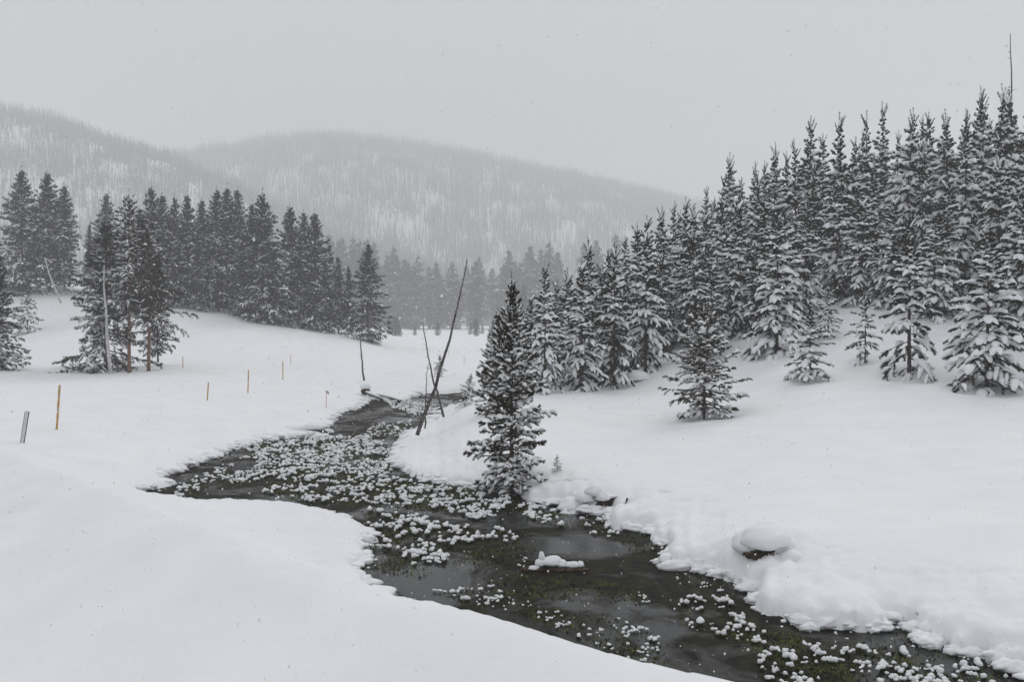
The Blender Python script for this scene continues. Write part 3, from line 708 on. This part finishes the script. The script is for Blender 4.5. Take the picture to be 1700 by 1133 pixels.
x, y, z = h1(np.array([236.0]), np.array([.98]))
plant_tree('ridge_pine', FARP[2], x[0], y[0], 20, 1, 'small live pine standing out among dead stems on the hill ridge', 'pine tree', z=z[0] - 1, widen=.8)

# ------------------------------------------------------------------ dead poles near the creek
def pole_between(name, p_foot, p_top, r0, r1, seed, label, cat, mat=M_DEAD, branches=14, bl=.35, curve=.02, group=None, snow=False):
    rng = np.random.default_rng(seed); p_foot = np.array(p_foot, float); p_top = np.array(p_top, float)
    L = np.linalg.norm(p_top - p_foot); ax = (p_top - p_foot) / L
    side = np.cross(ax, [0, 1, 0]); side /= np.linalg.norm(side)
    t = np.linspace(-.04, 1, 12)
    pts = (p_top - p_foot)[None] * t[:, None] + side[None] * (curve * L * np.sin(t * 3.14) + rng.normal(0, .004 * L, 12))[:, None]
    b_ = Bag(); b_.add(*tube(pts, r0 + (r1 - r0) * t, 8))
    for i in range(branches):
        tt = rng.uniform(.12, .98); p0 = np.array([np.interp(tt, t, pts[:, k]) for k in range(3)])
        d = rng.normal(size=3); d -= ax * d.dot(ax); d = d / np.linalg.norm(d) + ax * .3
        l_ = bl * rng.uniform(.25, 1); rb = max(.006, r0 * .14)
        b_.add(*tube([p0, p0 + d * l_ * .5, p0 + d * l_], [rb, rb * .8, rb * .3], 3, cap=False)[:2])
    o = link(name, b_.mesh(name, mat), loc=p_foot); tag(o, label, cat, group)
    if snow:
        V, Q, T = finger_snow(np.array([pts[1]]), np.array([ax]), np.array([L * .92]), np.array([0.0]), np.array([r0 * 1.2]), rng, 9, 8)
        link('snow_strip', mesh_np('snow_strip', V, T, Q, M_TSNOW), o, loc=(0, 0, r0 * .6))
    return o
pf = at(697, 712, 42.5); pole_between('dead_pole', pf, at(776, 431, 44), .085, .02, 1, 'long dark dead pole leaning sharply, crossing a thinner one at the creek', 'dead tree', curve=-.025, branches=40, bl=.14, group='dead poles at the creek bend')
pole_between('dead_pole', at(735, 687, 50), at(702, 537, 50), .06, .018, 2, 'thinner dead pole leaning the other way across the long one', 'dead tree', branches=22, bl=.3, group='dead poles at the creek bend')
pole_between('dead_pole', at(706, 708, 43), at(711, 604, 43), .035, .01, 3, 'short upright dead stick beside the foot of the crossed poles', 'dead tree', branches=16, bl=.2, group='dead poles at the creek bend')
xx = xat(604, 81); pole_between('dead_pole', (xx, 81, gz(xx, 81)), at(597, 543, 81), .08, .03, 4, 'lone upright dead pole on the snow beyond the creek head', 'dead tree', branches=16, bl=.3, curve=.01)
xx = xat(182, 83.5); pole_between('bare_snag', (xx, 83.5, gz(xx, 83.5)), at(172, 440, 83.5), .17, .05, 5, 'white frosted bare snag in front of the ragged spreading pine', 'dead tree', mat=M_PALE, branches=10, bl=.8, curve=.005)
pole_between('fallen_log', at(100, 500, 150), at(74, 428, 152), .17, .08, 6, 'pale snowy trunk leaning against the tall bare-stemmed pair', 'log', mat=M_PALE, branches=6, bl=1.0, curve=.02)
xx = xat(1683, 88); pole_between('bare_snag', (xx, 88, gz(xx, 88)), at(1678, 55, 88), .16, .03, 7, 'very tall thin snag rising above every pine of the slope forest', 'dead tree', branches=24, bl=.4, curve=.004)
pole_between('fallen_log', at(604, 652, 70), at(634, 664, 66), .13, .10, 8, 'dark log with a snow strip sloping into the head of the creek', 'log', branches=3, bl=.3, snow=True, group='logs at the creek head')
pole_between('fallen_log', at(618, 656, 69), at(665, 667, 65), .11, .08, 9, 'longer log lying nearly level across the water at the creek head', 'log', branches=3, bl=.3, snow=True, group='logs at the creek head')
for k, (a, b_) in enumerate([((690, 560), (700, 480)), ((1215 - 400, 500), (808, 455))]):
    pass
# the bare twiggy reaches of the near pine group
for k, (p0, p1) in enumerate([((246, 545), (322, 562)), ((176, 585), (74, 602)), ((176, 560), (108, 590))]):
    pass

# marker poles --------------------------------------------------------
def marker(px, pf_, pt, d, r, mat, label, group='marker poles along the snowed-over road', lean=0.0, flag=False):
    b0 = at(px - lean, pf_, d); b0[2] = gz(b0[0], b0[1]); t0 = at(px, pt, d)
    L = t0 - b0; pts = [L * a for a in np.linspace(-.15, 1, 9)]
    rr = [r * (1.12 if i % 2 else .95) for i in range(9)]
    b_ = Bag(); b_.add(*tube(pts, rr, 8)); o = link('marker_pole', b_.mesh('marker_pole', mat), loc=b0); tag(o, label, 'marker pole', group)
    V, Q, T = tube([L * .995, L * 1.02], [r * 1.5, r * .8], 8); link('snow_cap', mesh_np('snow_cap', V, T, Q, M_TSNOW), o)
    if mat is M_YEL and d < 60:
        for f in (.45, .72, .9):
            V, Q, T = tube([L * f, L * (f + .035)], [r * 1.22, r * 1.22], 8); link('tape_band', mesh_np('tape_band', V, T, Q, M_PALE), o)
    if flag:
        z0 = L * .98; V = [z0, z0 + [.13, 0, -.05], z0 + [.19, .02, -.26], z0 + [0, 0, -.14], z0 + [0, .008, 0], z0 + [.13, .008, -.05], z0 + [.19, .028, -.26], z0 + [0, .008, -.14]]
        link('flag', mesh_np('flag', V, quads=[(0, 1, 2, 3), (7, 6, 5, 4), (0, 4, 5, 1), (1, 5, 6, 2), (2, 6, 7, 3), (3, 7, 4, 0)], mat=M_PINK, smooth=False), o)
    return o
marker(99, 716, 640, 40, .042, M_YEL, 'thick yellow pole with tape bands, next to the grey leaning post', lean=5)
marker(346, 665, 635, 56, .035, M_YEL, 'short yellow pole leaning slightly, second nearest to the grey post', lean=2)
marker(412.5, 652, 615, 63, .035, M_YEL, 'straight yellow pole, third from the grey post', lean=1)
marker(469.5, 630, 600, 76, .035, M_YEL, 'thin yellow-brown pole, fourth from the grey post')
marker(482.5, 605, 589, 100, .03, M_PINK, 'thin pinkish pole just beyond the fourth yellow pole')
marker(303.5, 613, 592, 90, .035, M_YEL, 'faint brownish pole standing alone right of the red-stemmed pines')
marker(541.5, 661, 648, 58, .02, M_PINK, 'short red stake with a small pink flag near the creek bank', flag=True)
marker(770.5, 608, 590, 105, .022, M_PINK, 'thin pale red stake between the sapling and the creek-edge pine')
marker(744.5, 592, 580, 133, .025, M_PINK, 'faintest thin stake, farthest out above the crossed dead poles')
# leaning reflector post
d = 36.0
f0 = at(36, 752, d); f0[2] = gz(f0[0], f0[1]) - .15; t0 = at(45, 684, d); L = t0 - f0
w = .062
def slab(p0, L, w, th, off=0):
    V = []
    for q_ in (p0, p0 + L):
        for sx, sy in ((-w, -th), (w, -th), (w, th), (-w, th)): V.append(q_ + np.array([sx + off, sy, 0]))
    return V, [(0, 1, 2, 3), (7, 6, 5, 4), (0, 4, 5, 1), (1, 5, 6, 2), (2, 6, 7, 3), (3, 7, 4, 0)]
V, Q = slab(np.zeros(3), L, w, .018)
o = link('reflector_post', mesh_np('reflector_post', V, quads=Q, mat=M_METAL, smooth=False), loc=f0); tag(o, 'flat grey metal post leaning out of the snow near the road', 'post')
for s_ in (-1, 1):
    V, Q = slab(np.zeros(3), L, .006, .026, s_ * (w + .006)); link('edge_strip', mesh_np('edge_strip', V, quads=Q, mat=M_BLACK, smooth=False), o)
V, Q, T = finger_snow(np.array([[-w, 0, 0]]) + L * 1.0, np.array([[1.0, 0, 0]]), np.array([2 * w]), np.array([0.]), np.array([.04]), R_, 5, 8)
link('snow_cap', mesh_np('snow_cap', V, T, Q, M_TSNOW), o)

# ------------------------------------------------------------------ snow blobs
import bmesh
def ico(sub):
    bm = bmesh.new(); bmesh.ops.create_icosphere(bm, subdivisions=sub, radius=1.0)
    V = np.array([v.co[:] for v in bm.verts]); T = np.array([[v.index for v in f.verts] for f in bm.faces]); bm.free(); return V, T
ICO2, ICO3, ICO4 = ico(2), ico(3), ico(4)
def blob(ico_, sx, sy, sz, seed, rough=.18, freq=1.6, flat=.45):
    V, T = ico_; V = V.copy()
    n = 1 + rough * (vnoise(V[:, 0] * freq + seed * 3.1, V[:, 1] * freq + V[:, 2] * 1.7, seed) + .5 * vnoise(V[:, 1] * freq * 2.1 + seed, V[:, 2] * freq * 2.1 + V[:, 0], seed + 1))
    V = V * n[:, None]; V[:, 2] = np.where(V[:, 2] < 0, V[:, 2] * flat, V[:, 2])
    return V * np.array([sx, sy, sz]), T
def blobs(name, parts, mat, parent=None, loc=None):
    b_ = Bag()
    for i, (x, y, z, sx, sy, sz, *r) in enumerate(parts):
        V, T = blob(ICO3 if len(r) < 3 else ICO4, sx, sy, sz, int(abs(x * 37 + y * 11 + i * 7)) + 3, *(r[:2] or (.18, 1.6)))
        b_.add(V + np.array([x, y, z]), T=T)
    return link(name, b_.mesh(name, mat), parent, loc)

# boulder with a fat double snow cap on the right bank
gx_, gy_ = BX, BY; g0 = gz(gx_, gy_)
print('boulder', gx_, gy_, g0, ground_hit(1272, 922))
o = blobs('boulder', [(-.16, .16, -.03, .22, .20, .13, .45, 3.2), (.12, .16, .0, .17, .18, .11, .45, 3.2)], M_ROCK, loc=(gx_, gy_, g0)); tag(o, 'brown boulder showing under a thick snow pillow on the right bank', 'boulder')
blobs('snow_cap', [(.07, .30, .22, .54, .44, .34, .16, 1.2), (-.12, .50, .10, .46, .4, .34, .16, 1.3), (.35, .45, .05, .4, .35, .28, .16, 1.3), (.58, .10, -.10, .34, .3, .24, .2, 1.2)], M_SNOW, o)
# snow-covered bush mound beneath the stand
y = ground_hit(1052, 634); x = xat(1055, y); o = blobs('snow_mound', [(0, 0, .15, .95, .8, .5, .12, 1.2), (-.75, .1, 0.05, .5, .5, .32)], M_SNOW, loc=(x, y, gz(x, y))); tag(o, 'round snow mound over a buried bush at the foot of the stand', 'snow mound')
# root tangle and logs buried at the outer bend
bz = lambda px, py, z=0.0: at_z(px, py, z)
def cluster(name, px, py, zz, rocks, caps, label, cat, rock_mat=M_ROCK):
    p0 = bz(px, py, zz); o = blobs(name, rocks, rock_mat, loc=p0); tag(o, label, cat)
    blobs('snow_cap', caps, M_SNOW, o); return o
cluster('boulder', 998, 854, 0, [(0, .50, .02, .55, .28, .36, .45, 3.0), (.4, .6, .05, .3, .25, .32, .4, 3.0), (-.35, .35, .0, .22, .2, .22, .4, 3)],
        [(-.05, .72, .36, .62, .36, .15, .35, 2.2), (-.75, .55, .08, .45, .45, .30, .3, 1.6), (.62, .85, .30, .45, .36, .18, .35, 2), (-.44, .16, -.02, .17, .2, .28, .35, 2.2), (.10, .30, -.02, .10, .14, .20, .4, 2.4),
         (-.28, .40, .24, .24, .18, .13, .4, 2.4), (.62, .32, -.06, .26, .22, .14, .35, 2), (-.85, .15, -.05, .30, .25, .15, .35, 2)],
        'dark brown overhung root bank capped with snow at the creek bend', 'boulder')
pole_between('log_stub', bz(1027, 862, .0) + np.array([0, .35, 0]), bz(1027, 862, .0) + np.array([.30, .75, .42]), .08, .06, 21, 'brown log stub slanting out of the snow beside the overhung root bank', 'log', mat=M_DEAD, branches=2, bl=.12, snow=True)
cluster('boulder', 968, 812, .35, [(0, .1, -.02, .30, .15, .16, .3, 2)], [(0.05, .25, .18, .62, .35, .16), (-.75, .4, .05, .5, .3, .2)], 'small brown rock peeping from snow left of the curled snow pillow', 'boulder')
p0 = bz(992, 838, .3); o = blobs('snow_pillow', [(-.05, .42, .26, .26, .26, .24, .25, 1.8), (.16, .34, .12, .22, .22, .20, .25, 1.8), (-.30, .50, .06, .30, .3, .22, .3, 1.8)], M_SNOW, loc=p0)
tag(o, 'curled snow pillow bulging above the dark root bank', 'snow mound')
cluster('boulder', 1110, 838, .35, [(0, 0, 0, .12, .1, .1)], [(0, .22, .1, .36, .34, .3), (.3, .4, 0, .4, .4, .25)], 'small snow knob with a dark chink between root bank and boulder', 'boulder')
cluster('boulder', 1582, 1052, .0, [(0, .1, .05, .35, .25, .16, .3, 2)], [(-.25, -.18, .12, .42, .26, .17), (.42, -.25, .12, .45, .28, .2), (.1, .42, .26, .6, .3, .14), (.95, -.25, .12, .4, .3, .2)],
        'dark waterside rock wrapped in snow lobes at the nearest right bank', 'boulder')
cluster('boulder', 1665, 1075, .0, [(0, .12, .08, .4, .25, .14, .3, 2)], [(-.2, -.1, .12, .36, .3, .2), (.35, -.22, .12, .5, .35, .24), (.2, .42, .3, .7, .25, .12)], 'low rock with snow lobes in the nearest bank corner', 'boulder')
# snow loads along the left bank stub
cluster('boulder', 522, 724, 0, [(0, .3, .1, .55, .4, .24, .3, 2)], [(0, .35, .36, .62, .5, .26), (-.9, .4, .25, .7, .5, .25)], 'dark undercut block of bank capped with snow where the creek narrows', 'boulder')
cluster('stump', 607, 652, .35, [(0, 0, 0, .3, .3, .3, .3, 2)], [(0, 0, .35, .42, .36, .3)], 'snow-topped stump at the start of the creek-head logs', 'stump')
for px, py, s_ in [(1072, 888, 1), (1090, 893, .6)]:
    p0 = bz(px, py); o = blobs('snow_pillow', [(0, 0, .06, .14 * s_, .13 * s_, .1 * s_), (.16 * s_, .05, .05, .12 * s_, .1 * s_, .09 * s_)], M_SNOW, loc=p0)
    tag(o, 'larger of two detached snow dabs in the water off the right bank' if s_ == 1 else 'smaller of two detached snow dabs in the water off the right bank', 'snow clump')
p0 = bz(1108, 940); o = blobs('snow_pillow', [(0, 0, .12, .2, .2, .16), (.28, .05, .08, .16, .15, .12)], M_SNOW, loc=p0); tag(o, 'round snow knob at the tip of the bank point opposite the island', 'snow clump')
# island: snow on a sunken branch
p0 = bz(925, 948)
o = blobs('sunken_branch', [(-.25, 0, .02, .50, .16, .07, .3, 3), (.35, 0, .02, .35, .12, .06, .3, 3)], M_ROCK, loc=p0); tag(o, 'snow-loaded sunken branch with one peaked hump, alone in midstream', 'branch')
blobs('snow_load', [(-.36, .02, .14, .13, .12, .12), (-.34, .02, .26, .07, .07, .15, .1, 1), (-.12, .02, .16, .24, .15, .15), (.1, .02, .12, .14, .12, .11), (.32, .02, .1, .18, .1, .09), (.5, .02, .11, .09, .09, .09), (-.5, -.05, .05, .13, .08, .07)], M_TSNOW, o)
# bent sapling sprigs beside the creek-edge pine
y = 31.5; x = xat(925, y); plant_tree('pine_sapling', PRO_SMALL[2], x, y, .62, 1.2, 'tiny half-buried sapling in the bank right of the creek-edge pine', 'sapling', 'saplings by the creek bend', z=at(925, 788, y)[2])
y = 52.; x = xat(772, y); plant_tree('pine_sapling', PRO_SMALL[1], x, y, 1.7, 2.2, 'scrawny leaning sapling on the crest left of the creek-edge pine', 'sapling', 'saplings by the creek bend', z=at(772, 672, y)[2], tilt=(0, -.35))
y = 33.; x = xat(868, y); plant_tree('pine_tree', PRO_BANK, x, 44., 4.6, 3.2, 'second dark pine half hidden behind the lone creek-edge pine', 'pine tree', z=gz(xat(826, 44.), 44.)).location.x = xat(826, 44.)

# ------------------------------------------------------------------ water plants and their snow caps
PATCH = [ # polygon in photograph pixels, caps per m2, size range, zone words
 ([(440,742),(520,728),(600,728),(640,735),(660,770),(640,800),(560,806),(470,800),(380,806),(372,795),(430,775),(415,760)], 6.5, (.10,.19), 'in the broad patch where the creek widens'),
 ([(470,808),(560,812),(640,800),(700,792),(790,815),(850,828),(830,858),(790,866),(700,845),(600,838),(500,835),(430,820)], 6.0, (.10,.19), 'in the long band curving past the smooth snow mound'),
 ([(600,850),(640,850),(740,872),(850,885),(866,900),(840,905),(760,905),(740,915),(740,940),(680,940),(640,925),(625,900)], 5.0, (.11,.21), 'in the dense patch beside the low snow spit'),
 ([(870,838),(940,842),(1000,868),(1030,885),(1015,895),(940,878),(880,868),(860,850)], 5.0, (.09,.18), 'in the strip below the root bank'),
 ([(680,640+60),(700,725),(670,730),(600,730),(620,705)], 3.0, (.10,.17), 'near the foot of the crossed dead poles'),
 ([(420,735),(500,733),(430,757),(370,775),(320,795),(280,820),(300,830),(370,800)], 3.0, (.09,.16), 'close under the left bank'),
 ([(1120,1010),(1150,990),(1215,995),(1235,1030),(1250,1060),(1290,1080),(1400,1100),(1500,1105),(1700,1120),(1700,1160),(1300,1160),(1240,1110),(1200,1060),(1130,1040)], 5.5, (.08,.20), 'in the nearest patch by the frame corner'),
 ([(1235,1030),(1300,1060),(1420,1075),(1620,1105),(1700,1135),(1700,1160),(1300,1160),(1250,1090)], 3.5, (.10,.21), 'in the nearest patch by the frame corner'),
 ([(720,985),(820,975),(900,1010),(1000,1020),(1080,1050),(1120,1110),(1080,1120),(960,1060),(850,1020),(760,1000)], 6.0, (.06,.14), 'scattered along the foreground snow edge'),
 ([(1040,985),(1075,985),(1080,1005),(1050,1005)], 7, (.06,.11), 'in the small midstream tuft group'),
 ([(850,940),(880,925),(870,950)], 4, (.06,.1), 'in the small midstream tuft group'),
 ([(1120,960),(1210,975),(1200,985),(1130,975)], 5, (.06,.11), 'just below the bank point opposite the island'),
 ([(640,668),(700,668),(735,676),(730,690),(690,692),(650,680)], 6, (.12,.2), 'on the ledge at the far end of the creek'),
 ([(600,900),(610,880),(625,905),(615,935)], 14, (.06,.12), 'fringing the low snow spit'),
]
def cap_mesh(seed):
    rng = np.random.default_rng(seed); b_ = Bag()
    nk = int(rng.integers(3, 6)) if seed % 6 == 0 else (2 if seed % 3 == 1 else 1); bend = rng.uniform(-.25, .25)
    for k in range(nk):
        s_ = rng.uniform(.6, 1.0); V, T = blob(ICO2, s_ * .5, s_ * .42, s_ * rng.uniform(.34, .58), seed * 7 + k, .42, 1.9, .55)
        b_.add(V + np.array([(k - nk / 2) * rng.uniform(.38, .55), bend * k * k * .3 + rng.uniform(-.08, .08), .52 + rng.uniform(-.08, .12)]), T=T)
    return b_
CAPS = [cap_mesh(900 + i) for i in range(12)]
CAPM = [c_.mesh('snow_cap', M_TSNOW) for c_ in CAPS]
def tuft_mesh(seed, nleaf=26):
    rng = np.random.default_rng(seed); a = rng.uniform(0, 6.28, nleaf); r = rng.uniform(.1, .75, nleaf); h = rng.uniform(.25, .7, nleaf)
    base = np.stack([np.cos(a) * r * .5, np.sin(a) * r * .5, -0.05 + 0 * a], -1); tip = np.stack([np.cos(a) * r * 1.1, np.sin(a) * r * 1.1, h], -1)
    w = np.stack([-np.sin(a), np.cos(a), 0 * a], -1) * .09
    V = np.stack([base - w, base + w, tip], 1).reshape(-1, 3); return mesh_np('water_plant', V, np.arange(len(V)).reshape(-1, 3), None, M_PLANT, False)
TUFTM = [tuft_mesh(950 + i) for i in range(5)]
def inpoly(x, y, P_):
    ins = np.zeros(len(x), bool)
    for (ax, ay), (bx, by) in zip(P_, np.roll(P_, -1, 0)):
        ins ^= ((ay > y) != (by > y)) & (x < (bx - ax) * (y - ay) / (by - ay + 1e-12) + ax)
    return ins
caps = []; leaves = []
rg = np.random.default_rng(77)
MATS = [[(1050,880),(1110,900),(1170,950),(1120,955),(1060,930),(1030,900)],[(640,905),(700,935),(860,900),(900,915),(820,940),(700,950),(640,940)],[(800,960),(900,950),(1050,975),(1100,1000),(950,1000),(820,985)],
 [(1250,1045),(1320,1055),(1420,1065),(1500,1045),(1580,1085),(1700,1125),(1500,1100),(1300,1075)],[(610,900),(640,930),(720,955),(700,965),(600,945)],[(500,770),(800,820),(870,835),(700,850),(560,840),(430,815)]]
for poly, dens, (s0, s1), words in PATCH + [(m_, 0, (0, 0), '') for m_ in MATS]:
    W = np.array([at_z(*p_)[:2] for p_ in poly])
    x0, y0 = W.min(0); x1, y1 = W.max(0); area = (x1 - x0) * (y1 - y0)
    n = int(area * dens * (3.7 if poly[0][1] < 900 else 4.8)); X = rg.uniform(x0, x1, n); Y = rg.uniform(y0, y1, n)
    ok = inpoly(X, Y, W) & (creek_dist(X, Y) < -.12) & (rg.random(n) < np.clip(.75 + 1.1 * fbm(X / 1.1, Y / 1.6, 2, 88), .08, 1))
    for a, b_ in zip(X[ok], Y[ok]): caps.append((a, b_, (s0 + (s1 - s0) * rg.random() ** 1.5) * (.86 if poly[0][1] < 900 else .66) * (1.35 if rg.random() < .1 else 1), words))
    n = int(area * 800); X = rg.uniform(x0, x1, n); Y = rg.uniform(y0, y1, n)
    ok = inpoly(X, Y, W) & (creek_dist(X, Y) < -.03) & (rg.random(n) < np.clip(.6 + 1.0 * fbm(X / 1.0, Y / 1.5, 3, 89), .0, 1))
    leaves.append(np.stack([X[ok], Y[ok]], -1))
caps.sort(key=lambda c_: math.hypot(c_[0], c_[1]) / c_[2])
def in_view(c_): 
    return abs(c_[0] / c_[1]) < .53
vis = [c_ for c_ in caps if in_view(c_)]
print('caps', len(caps), len(vis))
solo = vis[:290]
def cap_size(wd): return wd
for i, (x, y, s_, words) in enumerate(solo):
    e = link('snow_capped_tuft', TUFTM[i % 5], loc=(x, y, 0.0), rot=(0, 0, rnd.uniform(0, 6.28)), scale=(s_, s_, s_))
    shape = ['round', 'long', 'double-humped'][i % 3] if False else 'small'
    tag(e, 'snow-capped water-plant tuft ' + words, 'snow tuft', 'snow-capped tufts in the creek')
    link('snow_cap', CAPM[rnd.randrange(12)], e)
sb = Bag()
for (x, y, s_, words) in caps:
    if (x, y, s_, words) in solo: continue
    c_ = CAPS[rnd.randrange(12)]; a = rnd.uniform(0, 6.28); ca, sa = math.cos(a), math.sin(a)
    V = np.concatenate(c_.V) * s_; V = np.stack([V[:, 0] * ca - V[:, 1] * sa + x, V[:, 0] * sa + V[:, 1] * ca + y, V[:, 2]], -1)
    sb.add(V, T=np.concatenate(c_.T))
o = link('snow_capped_tufts', sb.mesh('snow_capped_tufts', M_TSNOW)); tag(o, 'countless little snow caps on the farther water plants', 'snow tufts', kind='stuff')
LV = np.concatenate(leaves); n = len(LV)
a = rg.uniform(0, 6.28, n); h = .006 + .048 * rg.random(n) ** 2 ; r = rg.uniform(.02, .085, n)
base = np.stack([LV[:, 0], LV[:, 1], -.01 + 0 * a], -1); tip = base + np.stack([np.cos(a) * r, np.sin(a) * r, h], -1)
w = np.stack([-np.sin(a), np.cos(a), 0 * a], -1) * rg.uniform(.010, .032, n)[:, None]
V = np.stack([base - w, base + w, tip], 1).reshape(-1, 3)
o = link('water_plants', mesh_np('water_plants', V, np.arange(len(V)).reshape(-1, 3), None, M_PLANT, False)); tag(o, 'low green-brown water plants breaking the creek surface', 'water plants', kind='stuff')
print('leaves', n)

# submerged weed mats breaking the surface
# lobes of snow along the waterline, and small crumbs off it
cr = Bag(); lo = Bag()
for (ax, ay), (bx, by) in zip(POLY, np.roll(POLY, -1, 0)):
    Ls = math.hypot(bx - ax, by - ay)
    if ay > 75 or ay < 11.5 or Ls < 1e-6: continue
    nxn, nyn = (by - ay) / Ls, -(bx - ax) / Ls
    if creek_dist(np.array([(ax + bx) / 2 + nxn * .05]), np.array([(ay + by) / 2 + nyn * .05]))[0] < 0: nxn, nyn = -nxn, -nyn
    for k in range(int(Ls * (6.5 if ay < 45 else 2.5)) + 1):
        t = rnd.random(); off = rnd.uniform(-.06, .30); x = ax + (bx - ax) * t + nxn * off; y = ay + (by - ay) * t + nyn * off
        s_ = (.09 + .20 * rnd.random() ** 2) * (1 if ay < 35 else 1.3); V, T = blob(ICO3, s_ * rnd.uniform(.8, 1.5), s_ * rnd.uniform(.7, 1.2), s_ * rnd.uniform(.40, .60), rnd.randrange(999), .30, 1.5, .8)
        lo.add(V + np.array([x, y, .02 + max(0, off) * .25 + s_ * .12]), T=T)
    for k in range(int(Ls * (5 if ay < 45 else 2))):
        t = rnd.random(); off = -abs(rnd.gauss(0, .14)); x = ax + (bx - ax) * t + nxn * off; y = ay + (by - ay) * t + nyn * off
        s_ = .02 + .05 * rnd.random() ** 2; V, T = blob(ICO2, s_, s_ * rnd.uniform(.7, 1.2), s_ * .7, rnd.randrange(999), .3, 1.5, .6)
        cr.add(V + np.array([x, y, s_ * .3]), T=T)
o = link('bank_snow_lobes', lo.mesh('bank_snow_lobes', M_SNOW)); tag(o, 'soft lobes of snow bulging over the waterline of both banks', 'snow', kind='stuff')
o = link('bank_snow_crumbs', cr.mesh('bank_snow_crumbs', M_SNOW)); tag(o, 'tiny snow crumbs caught just off both banks', 'snow', kind='stuff')

# ------------------------------------------------------------------ falling snow
M_FLAKE, n, l, p = mat_new('snowflake')
df = n.new('ShaderNodeBsdfDiffuse'); tr = n.new('ShaderNodeBsdfTranslucent'); mx = n.new('ShaderNodeMixShader'); mx.inputs[0].default_value = .55
df.inputs[0].default_value = (.95, .95, .96, 1); tr.inputs[0].default_value = (.97, .97, .98, 1)
l.new(df.outputs[0], mx.inputs[1]); l.new(tr.outputs[0], mx.inputs[2]); l.new(mx.outputs[0], n['Material Output'].inputs['Surface']); n.remove(p)
nf = 42000
X = R_.uniform(-20, 20, nf); Y = 4.2 + 40 * R_.random(nf) ** 1.5; Zf = R_.uniform(.1, 16, nf)
r = R_.uniform(.0030, .0075, nf) * (1 + Y / 60) * np.where(R_.random(nf) < .03, 1.4, 1)
O = np.array([(1, 0, 0), (-1, 0, 0), (0, 1, 0), (0, -1, 0), (0, 0, 1.3), (0, 0, -1.3)], float)
V = np.stack([X, Y, Zf], -1)[:, None] + O[None] * r[:, None, None]
FT = np.array([(0, 2, 4), (2, 1, 4), (1, 3, 4), (3, 0, 4), (2, 0, 5), (1, 2, 5), (3, 1, 5), (0, 3, 5)])[None] + (np.arange(nf) * 6)[:, None, None]
keepf = (Zf > ground(X, Y) + .1)
V = V[keepf]; FT = FT[:keepf.sum()]
o = link('falling_snow', mesh_np('falling_snow', V.reshape(-1, 3), FT.reshape(-1, 3), None, M_FLAKE)); tag(o, 'snowflakes drifting down through the air over the creek', 'snowfall', kind='stuff')

# ------------------------------------------------------------------ haze
mh = bpy.data.materials.new('haze'); mh.use_nodes = True; hn = mh.node_tree.nodes; hn.clear()
ho = hn.new('ShaderNodeOutputMaterial'); pv = hn.new('ShaderNodeVolumePrincipled')
pv.inputs['Color'].default_value = (0.985, 0.99, 1.0, 1); pv.inputs['Density'].default_value = HAZE; pv.inputs['Anisotropy'].default_value = 0.0
mh.node_tree.links.new(pv.outputs[0], ho.inputs['Volume'])
X0, X1, Y0, Y1, Z0, Z1 = -2600, 2600, -75, 2800, -60, 400
V = [(X0, Y0, Z0), (X1, Y0, Z0), (X1, Y1, Z0), (X0, Y1, Z0), (X0, Y0, Z1), (X1, Y0, Z1), (X1, Y1, Z1), (X0, Y1, Z1)]
o = link('haze', mesh_np('haze', V, quads=[(0, 3, 2, 1), (4, 5, 6, 7), (0, 1, 5, 4), (1, 2, 6, 5), (2, 3, 7, 6), (3, 0, 4, 7)], mat=mh, smooth=False)); tag(o, kind='stuff')
